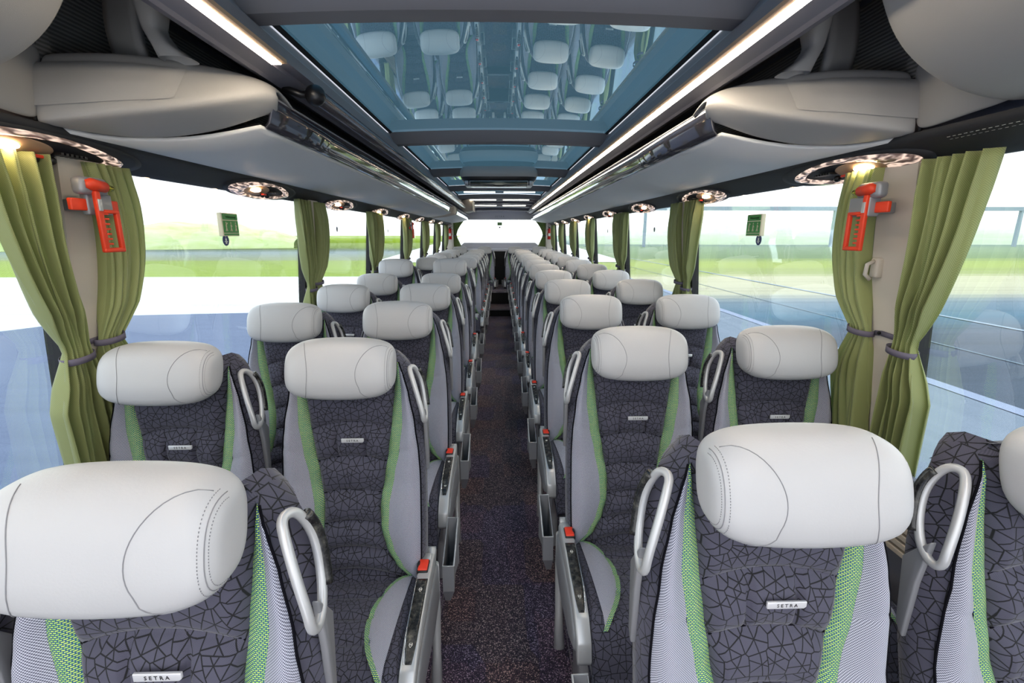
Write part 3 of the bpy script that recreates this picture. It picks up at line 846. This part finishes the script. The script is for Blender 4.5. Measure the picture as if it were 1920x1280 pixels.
hammer(-1, 1.33, 1.56, 'orange red emergency hammer half hidden behind left front curtain')
h2 = hammer(-1, 5.83 + .08, 1.56, 'small red emergency hammer on a far left pillar')
t = thing('coat_hook', 'small cream coat hook on the nearest right pillar', 'hook', (1.14, 1.42, 1.40))
MB().box((0, -.015, -.03), (.025, .015, .03), .006).obj('plate', M['cream'], t)
MB().tube([(0, 0, .02), (-.02, 0, .01), (-.022, 0, -.02), (-.005, 0, -.035)], .006, 8).obj('hook', M['cream'], t)

def ped(sx, cx, cz, k, pose=0):
    """a small pictogram figure as flat bars, in the sign's (y, z) plane"""
    m = []
    m.append(((cx, cz + .017 * k), (cx, cz + .022 * k), .0035 * k))
    m.append(((cx, cz + .014 * k), (cx, cz), .004 * k))
    m.append(((cx, cz), (cx - .006 * k, cz - .016 * k), .0022 * k))
    m.append(((cx, cz), (cx + .006 * k, cz - .016 * k), .0022 * k))
    m.append(((cx, cz + .012 * k), (cx + (.012 if pose == 0 else .008) * k, cz + (.02 if pose == 0 else .004) * k), .002 * k))
    return m
def bars_mb(mb, x, segs, th=.0008):
    for (y0, z0), (y1, z1), w in segs:
        d = Vector((0, y1 - y0, z1 - z0)); L = max(d.length, 1e-5); n_ = Vector((0, -d.z, d.y)) / L * w
        q = [Vector((x, y0, z0)) + n_, Vector((x, y0, z0)) - n_, Vector((x, y1, z1)) - n_, Vector((x, y1, z1)) + n_]
        e = [p + Vector((th, 0, 0)) for p in q]
        mb.add(q + e, [(0, 1, 2, 3), (7, 6, 5, 4), (0, 4, 5, 1), (1, 5, 6, 2), (2, 6, 7, 3), (3, 7, 4, 0)])
    return mb
def exit_sign(s, y, lab):
    z = 1.54; xb = wallx(z) - .004
    t = thing('emergency_exit_sign', lab, 'sign', (s * xb, y, z), 'emergency exit signs')
    f = -s
    mn = lambda a, b: (min(f * a, f * b), max(f * a, f * b))
    a, b = mn(.0, .020); MB().box((a, -.062, -.048), (b, .062, .048), .003).obj('case', M['sign_cream'], t)
    a, b = mn(.0195, .0205)
    a2 = mn(.0198, .0210)
    g = MB().box((a2[0], -.057, .020), (a2[1], .057, .044), .0003, 1).box((a2[0], -.057, -.034), (a2[1], .057, .016), .0003, 1).box((a2[0], -.057, -.044), (a2[1], .057, -.037), .0003, 1)
    g.obj('green_panel', M['green_sign'], t, smooth=False)
    xx = f * .0212
    segs = []
    # viewed from the aisle; reading direction: left side reads towards +y, right side towards -y
    dr = 1 if s < 0 else -1
    for i, cy in enumerate((-.036, 0, .036)):
        segs += [((q[0][0] * dr, q[0][1]), (q[1][0] * dr, q[1][1]), q[2]) for q in ped(1, cy, -.012, .95, i)]
    w = MB(); bars_mb(w, xx, segs, f * .0006)
    vs, fs = text_mesh('Notausstieg', .0155, .0003)
    w.add([(xx + f * .0004, dr * (p.x + .004), p.z * 0 + p.y + .032) for p in vs], fs)
    for n_, cy in ((1, -.036), (2, 0), (3, .036)):
        vs, fs = text_mesh(str(n_), .010, .0003)
        w.add([(xx + f * .0004, dr * (p.x + cy), p.y + .011) for p in vs], fs)
    w.obj('pictogram', M['sign_cream'], t, smooth=False)
    return t
exit_sign(-1, 2.105, 'green and cream emergency exit sign on the front left window')
exit_sign(1, 2.17, 'green and cream emergency exit sign on the front right window')
def oval(s, y, z, k, lab):
    t = thing('seat_belt_sticker', lab, 'sticker', (s * (wallx(z) - .002), y, z), 'oval seat belt stickers')
    f = -s
    MB().grid(lambda u, v: (f * (.0008 * v + .0004), (.024 * math.cos(2 * PI * u)) * k * (1 - .0 * v), .024 * math.sin(2 * PI * u) * k), 32, 2, cu=True).add([(f * .0012, .024 * k * math.cos(2 * PI * i / 32), .024 * k * math.sin(2 * PI * i / 32)) for i in range(32)], [tuple(range(32))]).obj('disc', M['blue_sign'], t, smooth=False)
    w = MB(); bars_mb(w, f * .0018, [((0, .012 * k), (0, .015 * k), .003 * k), ((0, .008 * k), (0, -.003 * k), .005 * k), ((-.011 * k, -.006 * k), (.011 * k, -.006 * k), .0018 * k), ((-.005 * k, -.012 * k), (.005 * k, -.012 * k), .003 * k)], f * .0005)
    w.obj('pictogram', M['white_ink'], t, smooth=False)
oval(-1, 2.10, 1.475, 1.0, 'dark blue oval seat belt sticker on the front left window')
oval(1, 2.16, 1.475, 1.0, 'dark blue oval seat belt sticker on the front right window')
for k, y in enumerate((3.52, 5.1)):
    oval(-1, y, 1.535, .75, 'small dark oval sticker on the %s left window' % ('second', 'third')[k])
    oval(1, y + .12, 1.535, .75, 'small dark oval sticker on the %s right window' % ('second', 'third')[k])
# green exit plates on the rack flaps
for s in (-1, 1):
    t = thing('exit_plate', 'tiny green exit plate on the %s rack flap' % ('left' if s < 0 else 'right'), 'sign', (s * .703, 3.8, 1.868))
    MB().box((-.006, -.05, -.012), (.004, .05, .012), .002).obj('plate', M['green_sign'], t)
    MB().box((-.008 if s > 0 else .003, -.03, -.004), (-.005 if s > 0 else .006, .03, .004)).obj('arrow', M['white_ink'], t, smooth=False)
# sign and knob in the rear window
t = thing('rear_window_sign', 'small green emergency sign in the middle of the rear window', 'sign', (0, 11.28, 1.735))
MB().box((-.055, 0, -.035), (.055, .01, .035), .004).obj('plate', M['green_sign'], t)
MB().box((-.045, -.004, -.004), (.045, 0, .004)).obj('arrow', M['sign_cream'], t, smooth=False)
tag(MB().sphere((0, 11.28, 1.655), .018, 12, 8, (1, .5, 1)).obj('window_knob', M['black']), 'small black knob below the sign in the rear window', 'knob')
# fire extinguishers on the rear pillars
for s in (-1, 1):
    t = thing('fire_extinguisher', 'small red fire extinguisher on the rear %s pillar' % ('left' if s < 0 else 'right'), 'fire extinguisher', (s * 1.10, 10.66, 1.40), 'fire extinguishers')
    MB().tube([(0, 0, -.01), (0, 0, 0), (0, 0, .19), (0, 0, .215), (0, 0, .225)], [.035, .045, .045, .03, .014], 16).obj('bottle', M['extinguisher'], t)
    MB().box((-.02, -.012, .225), (.02, .012, .25), .004).tube([(0, 0, .25), (-.04 * s, 0, .262)], .006, 6).obj('valve', M['black'], t)
    MB().tube([(.0, -.02, .235), (-.055 * s, -.03, .20), (-.05 * s, -.035, .08)], .006, 6).obj('hose', M['black'], t)
    MB().box((-.03, -.047, .06), (.03, -.044, .12), .001).obj('label_plate', M['white_ink'], t)

# ------------------------------------------------------------------ ceiling monitor
t = thing('ceiling_monitor', 'folded grey monitor housing hanging in the middle of the glass roof', 'monitor', (-.005, 4.62, 2.10))
def hs(u, v):
    an = 2 * PI * u
    hw = (.33, .355, .36, .35)[round(v * 3)]; hd = (.14, .16, .16, .15)[round(v * 3)]; z = (.0, -.03, -.07, -.09)[round(v * 3)]
    return (math.copysign(abs(math.cos(an)) ** .35, math.cos(an)) * hw, math.copysign(abs(math.sin(an)) ** .45, math.sin(an)) * hd, z)
MB().grid(hs, 48, 4, cu=True).obj('housing', M['rack_cap'], t)
def hb(u, v):
    an = 2 * PI * u
    hw = (.35, .34, .325)[round(v * 2)]; hd = (.15, .145, .14)[round(v * 2)]; z = (-.09, -.115, -.125)[round(v * 2)]
    return (math.copysign(abs(math.cos(an)) ** .35, math.cos(an)) * hw, math.copysign(abs(math.sin(an)) ** .45, math.sin(an)) * hd, z)
MB().grid(hb, 48, 3, cu=True).obj('black_band', M['black'], t)  # black band between housing and display frame
MB().box((-.315, -.15, -.165), (.315, .15, -.125), .014, 3).obj('display_frame', M['silver'], t)
MB().box((-.26, -.152, -.162), (.26, -.149, -.132), .001).box((-.26, -.14, -.168), (.26, .12, -.165), .001).obj('display', M['screen'], t)
for q in (-.272, .272):
    MB().box((q - .006, -.154, -.168), (q + .006, -.148, -.124), .001).obj('hinge_seam', M['black'], t)

# ------------------------------------------------------------------ seats
TAB = [(.40, .198, .198, .196), (.44, .205, .203, .186), (.47, .208, .180, .158), (.51, .210, .150, .126), (.57, .212, .124, .100), (.63, .213, .110, .086), (.70, .212, .112, .084),
       (.79, .210, .128, .098), (.86, .207, .143, .110), (.95, .197, .155, .122), (1.04, .180, .154, .132), (1.09, .167, .150, .138), (1.13, .150, .145, .140), (1.155, .124, .121, .118)]
ZB_, ZT_ = .40, 1.155
SEAMS = (.50, .575, .655, .745, .845, .95)
def yfront(z):
    return .035 - .13 * (1.12 - z) + .022 * math.sin(max(0, min(1, (z - .42) / .35)) * PI) * -1 + (.0 if z < 1.1 else (z - 1.1) * .35)
def hw(z, i): return lerp_tab(TAB, z)[i]
def quilt(x, z):
    zz = z + 1.6 * x * x
    d = 0
    prev = .40
    for sm in SEAMS:
        if prev <= zz < sm:
            k = (zz - prev) / (sm - prev); d = math.sin(PI * k) ** .55
            break
        prev = sm
    else:
        k = min(1, (zz - .95) / .2); d = min(1, math.sin(PI * min(.5, k * 1.5)) ** .45) if zz > .95 else 0
    if .845 <= zz < .95: d *= 1 - .55 * math.exp(-((abs(x) - .042) / .005) ** 2)
    side = min(1, max(0, (hw(z, 2) - abs(x)) / .02)) ** .5
    return -.026 * d * side
def seat_protos(s, aisle):
    """s = +1: aisle lies towards +x of the seat (left block); s = -1: aisle lies towards -x"""
    t = thing('coach_seat', '', 'seat', (0, 0, 0))
    NZ = 110
    zs = [ZB_ + (ZT_ - ZB_) * j / (NZ - 1) for j in range(NZ)]
    def depth(x, z):
        e, s2, s1 = lerp_tab(TAB, z)
        ax = abs(x); y = yfront(z) + .018 * (ax / .2) ** 0 
        if ax <= s1: return y + quilt(x, z) + .006 * 0
        if ax <= s2: 
            k = (ax - s1) / max(1e-4, s2 - s1); return y - .006 * math.sin(PI * k) - .010 * k
        k = min(1, (ax - s2) / max(1e-4, e - s2))
        return y - .010 - .030 * math.sin(min(1, k * 1.15) * PI / 2) * min(1, (e - s2) / .05) + .040 * k ** 5
    # centre
    def fc(u, v):
        z = ZB_ + (ZT_ - ZB_) * v; s1 = hw(z, 2); x = -s1 + 2 * s1 * u; return (x, depth(x, z), z)
    br = MB().grid(fc, 40, 170).obj('backrest', M['pattern'], t, proj=1)
    for sm_ in SEAMS[1:]:
        pts = []
        for j in range(25):
            x = (-1 + 2 * j / 24) * .97; z = sm_
            for _ in range(3): s1 = hw(z, 2); z = sm_ - 1.6 * (x * s1) ** 2
            pts.append((x * s1, yfront(z) + .0165, z))
        MB().tube(pts, .0024, 5).obj('quilt_seam', M['piping'], br)
    for sd in (-1, 1):
        def fs_(u, v):
            z = .44 + (1.128 - .44) * v; e, s2, s1 = lerp_tab(TAB, z); x = s1 + (s2 - s1) * u; return (sd * x, depth(x, z) - .0008, z)
        MB().grid(fs_, 6, 90).obj('mesh_strip', M['strip'], t, proj=1)
        def fb(u, v):
            z = .455 + (1.125 - .455) * v; e, s2, s1 = lerp_tab(TAB, z); x = s2 + (e - .006 - s2) * u
            cr = .003 * math.exp(-((z - .86 - .02 * u) / .006) ** 2)
            return (sd * x, depth(x, z) - .001 + cr, z)
        MB().grid(fb, 12, 110).obj('side_bolster', M['weave'], t, proj=1)
    # rim, side walls, top and back shell
    def rim(u, v):
        z = ZB_ + (ZT_ - ZB_) * v; e = hw(z, 0)
        q = max(0, min(1, (z - .78) / .25)); fl = .006 + .016 * q - (.012 * max(0, (z - 1.10) / .055))
        seq = [(-e + .010, depth(e - .010, z) + .002), (-e, depth(e, z) + .004), (-e - fl * .8, depth(e, z) + .028), (-e - fl, yfront(z) + .072), (-e + .03, yfront(z) + .095), (0, yfront(z) + .105),
               (e - .03, yfront(z) + .095), (e + fl, yfront(z) + .072), (e + fl * .8, depth(e, z) + .028), (e, depth(e, z) + .004), (e - .010, depth(e - .010, z) + .002)]
        x, y = seq[round(u * 10)]
        dr = max(0, (v - .80) / .20) ** 1.5 * (0, 0, .012, .045, .07, .08, .07, .045, .012, 0, 0)[round(u * 10)]
        return (x, y, z - dr)
    shell = MB().grid(rim, 11, 50)
    e = hw(ZT_, 0)
    def topc(u, v):
        x = -e + 2 * e * u; k = v
        return (x, yfront(ZT_) + .105 * k, ZT_ - .08 * k ** 1.4 + .008 * math.sin(PI * k) * (1 - (abs(x) / e) ** 4))
    shell.grid(topc, 16, 8)
    shell.obj('back_cover', M['pattern'], t)
    for sd in (-1, 1):
        pts = []
        for j in range(34):
            z = .43 + (1.128 - .43) * j / 33; e = hw(z, 0); pts.append((sd * (e - .004), depth(e - .006, z) - .001, z))
        MB().tube(pts, .0022, 5).obj('piping', M['piping'], t)
    # headrest: rounded roll
    W_, ZC, H_, D_ = .150, 1.130, .078, .060
    def HR(x, an):
        q = abs(x) / W_
        r = (1 - q ** 6.0) ** (1 / 2.4) if q < 1 else 0
        c_, s_ = math.cos(an), math.sin(an)
        n_ = 2.8
        k = (abs(c_) ** n_ + abs(s_) ** n_) ** (-1 / n_)
        y = -.012 + D_ * k * c_ * (r ** .6) * (1.0 if c_ < 0 else .9)
        z = ZC + H_ * k * s_ * (.60 + .40 * r if q < 1 else .6) * (1 - .10 * q * q) * (r ** .22 if r > 0 else 0)
        y += .02 * (z - ZC) / H_ 
        z += -.006 * (1 - q * q) if s_ < -.5 else .004 * (1 - q * q)
        return Vector((x, y, z))
    def hf(u, v):
        x = -W_ * math.cos(PI * u); return HR(x, 2 * PI * v)
    h = MB().grid(hf, 48, 40, cv=True).obj('headrest', M['leather'], t)
    sm = MB()
    def seam(xf, a0=.62, a1=1.42, n_=26, r=.0007):
        sm = MB(); pts = []
        for j in range(n_):
            k = j / (n_ - 1); an = PI * (a0 + (a1 - a0) * k); x = xf(k)
            p = HR(x, an); c = Vector((x * .9, -.012, ZC)); d_ = (p - c).normalized(); pts.append(p + d_ * .0002)
        sm.tube(pts, r, 5).obj('seam', M['seam'], h)
    seam(lambda k: s * (.132 - .075 * math.sin(min(1, k * 1.0) * PI) ** .8 - .006 * k))
    seam(lambda k: -s * (.098 - .022 * math.sin(k * PI) ** 1 + .0 * k))
    seam(lambda k: s * (.1415 - .004 * math.sin(k * PI)), .55, 1.45)
    # stitches beside the end seam
    for off in (-.006, .0035):
        for j in range(40):
            an = PI * (.58 + .82 * j / 39); x = s * (.1415 + off - .004 * math.sin(j / 39 * PI)); p = HR(x, an); q = HR(x, an + .03)
            d_ = (p - Vector((x * .9, -.012, ZC))).normalized() * .0003
            sm.tube([p + d_, q + d_], .0006, 4)
    sm.obj('stitching', M['seam'], h)['kind'] = 'stuff'
    # badge
    bz = .905; by = yfront(bz) - .0155
    bd = MB().prism([(-.033, -.0065), (.029, -.0065), (.033, -.003), (.033, .0065), (-.033, .0065)], 'y', -.003, .002, .0012, 2).obj('badge', M['badge'], t, loc=(.012, by, bz))
    vs, fs = text_mesh('S E T R A', .0088, .0002)
    MB().add([(p.x, -.0034 - p.z, p.y) for p in vs], fs).obj('lettering', M['ink'], bd, smooth=False)
    # cushion
    CY0, CY1 = -.035, -.455
    def ctop(x, y):
        k = (CY0 - y) / (CY0 - CY1)
        z = .462 + .016 * math.sin(k * PI * .9) + .010 * (abs(x) / .2) ** 3
        if k > .8: z -= .12 * (k - .8) ** 2 / .04
        for q in (.22, .42, .62):
            z -= .010 * math.exp(-((k - q - .5 * x * x) / .018) ** 2) * (1 if abs(x) < .11 else 0)
        if abs(x) > .185: z -= .02 * ((abs(x) - .185) / .015) ** 2
        return z
    cb = MB()
    cb.grid(lambda u, v: (-.2 + .4 * u, CY0 + (CY1 - CY0) * v, ctop(-.2 + .4 * u, CY0 + (CY1 - CY0) * v)), 40, 50)
    cb.grid(lambda u, v: (-.2 + .4 * u, CY1 - .018 * math.sin(v * PI), ctop(-.2 + .4 * u, CY1) * (1 - v) + .30 * v), 40, 8)
    for sd in (-1, 1):
        cb.grid(lambda u, v: (sd * (.2 + .004 * math.sin(v * PI)), CY0 + (CY1 - CY0) * u, ctop(sd * .2, CY0 + (CY1 - CY0) * u) * (1 - v) + .33 * v), 50, 6)
    cb.add([(-.2, CY0, .33), (.2, CY0, .33), (.2, CY1, .30), (-.2, CY1, .30)], [(0, 1, 2, 3)])
    cu = cb.obj('cushion', M['pattern'], t)
    for sd in (-1, 1):
        def inn(k): return .172 - .098 * math.sin(min(1, k / .95) * PI) ** .62 * (1 - .25 * k)
        def outc(k): return .176 - .012 * k
        def wpatch(k): return outc(k) - inn(k)
        def pz(x, y, l): return (sd * x, y, ctop(x, y) + l + .010 * math.sin(min(1, max(0, (.176 - x) / .08)) * PI))
        MB().grid(lambda u, v: (lambda y, k: pz(inn(k) + .010 + (max(.0005, outc(k) - inn(k) - .010)) * u, y, .003))(-.05 - .36 * v, .93 * v), 10, 40).obj('cushion_side_patch', M['weave'], cu)
        MB().grid(lambda u, v: (lambda y, k: pz(inn(k) + .0135 * u, y, .0035))(-.05 - .36 * v, .93 * v), 4, 40).obj('cushion_strip', M['strip'], cu)
    # seat pan and base
    MB().box((-.19, -.42, .27), (.19, .06, .335), .015).obj('seat_pan', M['black'], t)
    # side grab handle: loop behind the aisle side shoulder
    hx = s * .22
    pts = [(s * .180, .045, 1.150), (s * .190, .030, 1.12), (s * .205, .015, 1.06), (s * .219, .006, 1.0), (s * .222, .006, .965), (s * .224, .025, .955), (s * .222, .055, .975), (s * .216, .078, 1.02), (s * .209, .088, 1.08), (s * .200, .086, 1.12), (s * .190, .074, 1.152), (s * .182, .058, 1.158)]
    zf = lambda z: .952 + (z - .955) * .80
    pts = [(a, b * .88, zf(c)) for a, b, c in pts]
    def smoothpts(p, closed, it=2):
        p = [Vector(q) for q in p]
        for _ in range(it):
            out = []
            m = len(p)
            for i in range(m if closed else m - 1):
                a, b = p[i], p[(i + 1) % m]; out += [a * .75 + b * .25, a * .25 + b * .75]
            p = out
        return p
    hd = MB().tube(smoothpts(pts, True), .0075, 10, closed=True).obj('grab_handle', M['silver'], t)
    MB().tube(smoothpts([(s * .225, .062, zf(.985)), (s * .221, .074, zf(1.02)), (s * .214, .0833, zf(1.08)), (s * .205, .0814, zf(1.12)), (s * .195, .070, zf(1.152))], False), .0092, 10).obj('grip_insert', M['marble'], hd)
    MB().prism([(.028, .99), (.05, .965), (.075, .93), (.062, .80), (.045, .78), (.04, .90)], 'x', hx - .006, hx + .006, .003).obj('handle_bracket', M['silver_d'], hd)
    # legs
    L = MB()
    lx = s * .205
    L.prism([(-.32, .33), (-.10, .33), (-.10, .30), (-.15, .22), (-.16, .035), (-.30, .035), (-.27, .2), (-.30, .29)], 'x', min(lx, lx - s * .035), max(lx, lx - s * .035), .008)
    L.obj('leg', M['silver_d'], t)
    lx2 = -s * .12
    MB().prism([(-.30, .33), (-.12, .33), (-.16, .24), (-.16, .035), (-.28, .035), (-.27, .24)], 'x', lx2 - .015, lx2 + .015, .006).obj('leg', M['silver_d'], t)
    # side strut from the seat base up to the backrest pivot
    if aisle:
        c = MB()
        x0, x1 = sorted((s * .203, s * .243))
        prof = [(.0, .505), (-.02, .528), (-.16, .528), (-.30, .508), (-.38, .478), (-.425, .435), (-.44, .385), (-.432, .372), (-.41, .385), (-.385, .425), (-.32, .455), (-.15, .470), (0, .470)]
        c.prism(prof, 'x', x0, x1, .005, 2)
        arm = c.obj('armrest', M['silver'], t)
        flat(arm, 50)
        MB().tube([(x0 + .008, .015, .495), (x1 - .004, .015, .495)], .026, 16).obj('pivot_cap', M['silver'], arm)
        x0, x1 = sorted((s * .200, s * .247))
        MB().prism([(.02, .465), (-.15, .465), (-.32, .45), (-.39, .42), (-.40, .38), (-.30, .33), (-.1, .31), (.03, .33)], 'x', x0, x1, .012, 3).obj('side_panel', M['silver_d'], t)
        x0, x1 = sorted((s * .208, s * .238))
        def ins(u, v):
            y = -.135 - .235 * v; w0, w1 = (x0, x1)
            z = .5288 if y > -.16 else (.5288 - (-.16 - y) / .14 * .02 if y > -.30 else .5088 - (-.30 - y) / .08 * .03)
            sh = 1 - (v ** 6) * .5
            return ((w0 + w1) / 2 + (u - .5) * (w1 - w0) * sh, y, z + .0022)
        MB().grid(ins, 5, 30).obj('recline_panel', M['marble'], arm, solid=.003)
        MB().tube([(s * .206, -.13, .5305), (s * .206, -.16, .5300), (s * .206, -.30, .510), (s * .212, -.37, .484)], .0014, 5).obj('panel_edge', M['chrome'], arm)
        ar = MB()
        for yy, zz in ((-.175, .5295), (-.33, .5015)):
            cx = s * .223
            for q in ((0, .0075), (0, -.0075)):
                d_ = 1 if q[1] > 0 else -1
                tri = [(cx - .0045, yy + d_ * .0012, zz), (cx + .0045, yy + d_ * .0012, zz), (cx, yy + d_ * .0085, zz)]
                for a_, b_ in zip(tri, tri[1:] + tri[:1]): ar.tube([a_, b_], .0006, 4)
        ar.obj('arrow_marks', M['white_ink'], arm)
        bk = MB().box((min(s * .200, s * .233), -.108, .520), (max(s * .200, s * .233), -.056, .534), .003).obj('buckle_frame', M['black'], arm)
        MB().box((min(s * .203, s * .231), -.105, .526), (max(s * .203, s * .231), -.059, .5385), .003).obj('buckle', M['red'], arm)
        MB().box((min(s * .199, s * .208), -.088, .526), (max(s * .199, s * .208), -.070, .5385), .001).obj('belt_tongue', M['black'], arm)
        MB().box((min(s * .213, s * .233), -.048, .527), (max(s * .213, s * .233), -.020, .5288), .0006, 1).obj('cover_plate', M['silver'], arm)
        # waste bin behind the seat on the aisle side
        bn = MB()
        xo, xi = s * .288, s * .249
        outer = [(.08, .30), (.08, .40), (.27, .46), (.27, .27), (.24, .22), (.13, .22)]
        bn.add([(xi, y, z) for y, z in outer] + [(xo + (0 if z > .25 else -s * .02), y, z) for y, z in outer],
               [(0, 1, 2, 3, 4, 5), (11, 10, 9, 8, 7, 6), (2, 8, 9, 3), (3, 9, 10, 4), (4, 10, 11, 5), (5, 11, 6, 0), (0, 6, 7, 1)])
        bn.obj('waste_bin', M['silver_d'], t, smooth=False, solid=.004)
        MB().tube([(xi, .08, .40), (xo, .08, .40), (xo, .27, .46), (xi, .27, .46)], .003, 6).obj('bin_rim', M['silver'], t)
        # belt receptacle, footwell side tube
        MB().tube([(s * .228, .03, .45), (s * .232, .02, .30), (s * .236, -.02, .16), (s * .236, -.05, .04)], [.018, .016, .014, .02], 12).obj('side_tube', M['silver'], t)
    else:
        x0, x1 = sorted((s * .205, s * .235))
        MB().prism([(.0, .60), (-.02, .628), (-.24, .620), (-.28, .60), (-.26, .585), (0, .575)], 'x', x0, x1, .006, 2).obj('armrest', M['silver_d'], t)
    return t

rowsR = [.655] + [1.46 + .815 * n for n in range(11)]
rowsL = [.55, 1.31, 2.07, 2.85, 3.64, 4.31] + [6.2 + .80 * k for k in range(5)]
XA, XW = .447, .925
protos = {}
used = set()
def put_seat(side, aisle, x, y, z, rz, lab):
    key = (-side, aisle)           # aisle direction in seat space
    if key not in protos:
        protos[key] = seat_protos(-side, aisle)
        o = protos[key]
    else:
        o = copy_tree(protos[key])
    o.location = (x, y, z); o.rotation_euler = (0, 0, rz); o['label'] = lab; o['group'] = 'patterned coach seats with pale leather headrests'
    return o
nm12 = ['front', 'second', 'third', 'fourth', 'fifth', 'sixth', 'seventh', 'eighth', 'ninth', 'tenth', 'eleventh', 'twelfth']
for side, rows in ((-1, rowsL), (1, rowsR)):
    for k, y in enumerate(rows):
        for aisle in (True, False):
            z = .065 if (side < 0 and k == 5) else 0.0
            if side < 0 and k == 5: z = .075
            lab = '%s seat in the %s row of the %s block, pale leather headrest' % ('aisle' if aisle else 'window', nm12[k], 'left' if side < 0 else 'right')
            if side < 0 and k == 5: lab = 'raised %s seat in the sixth row of the left block, before the rear door gap' % ('aisle' if aisle else 'window')
            yy = y + (.0 if aisle or side > 0 else -.035)
            put_seat(side, aisle, side * (XA if aisle else XW) - .004 + ((.014 if side > 0 else -.036) if k == 0 and aisle else (.035 if k == 0 and side > 0 else 0)), yy, z, 0, lab)
for side in (-1, 1):
    put_seat(side, True, side * .33, 10.42, .0 + .03, 0, 'rearmost %s seat beside the middle gap in the back row' % ('left' if side < 0 else 'right'))
    put_seat(side, False, side * .86, 10.42, .03, 0, 'rearmost %s window seat in the back row' % ('left' if side < 0 else 'right'))
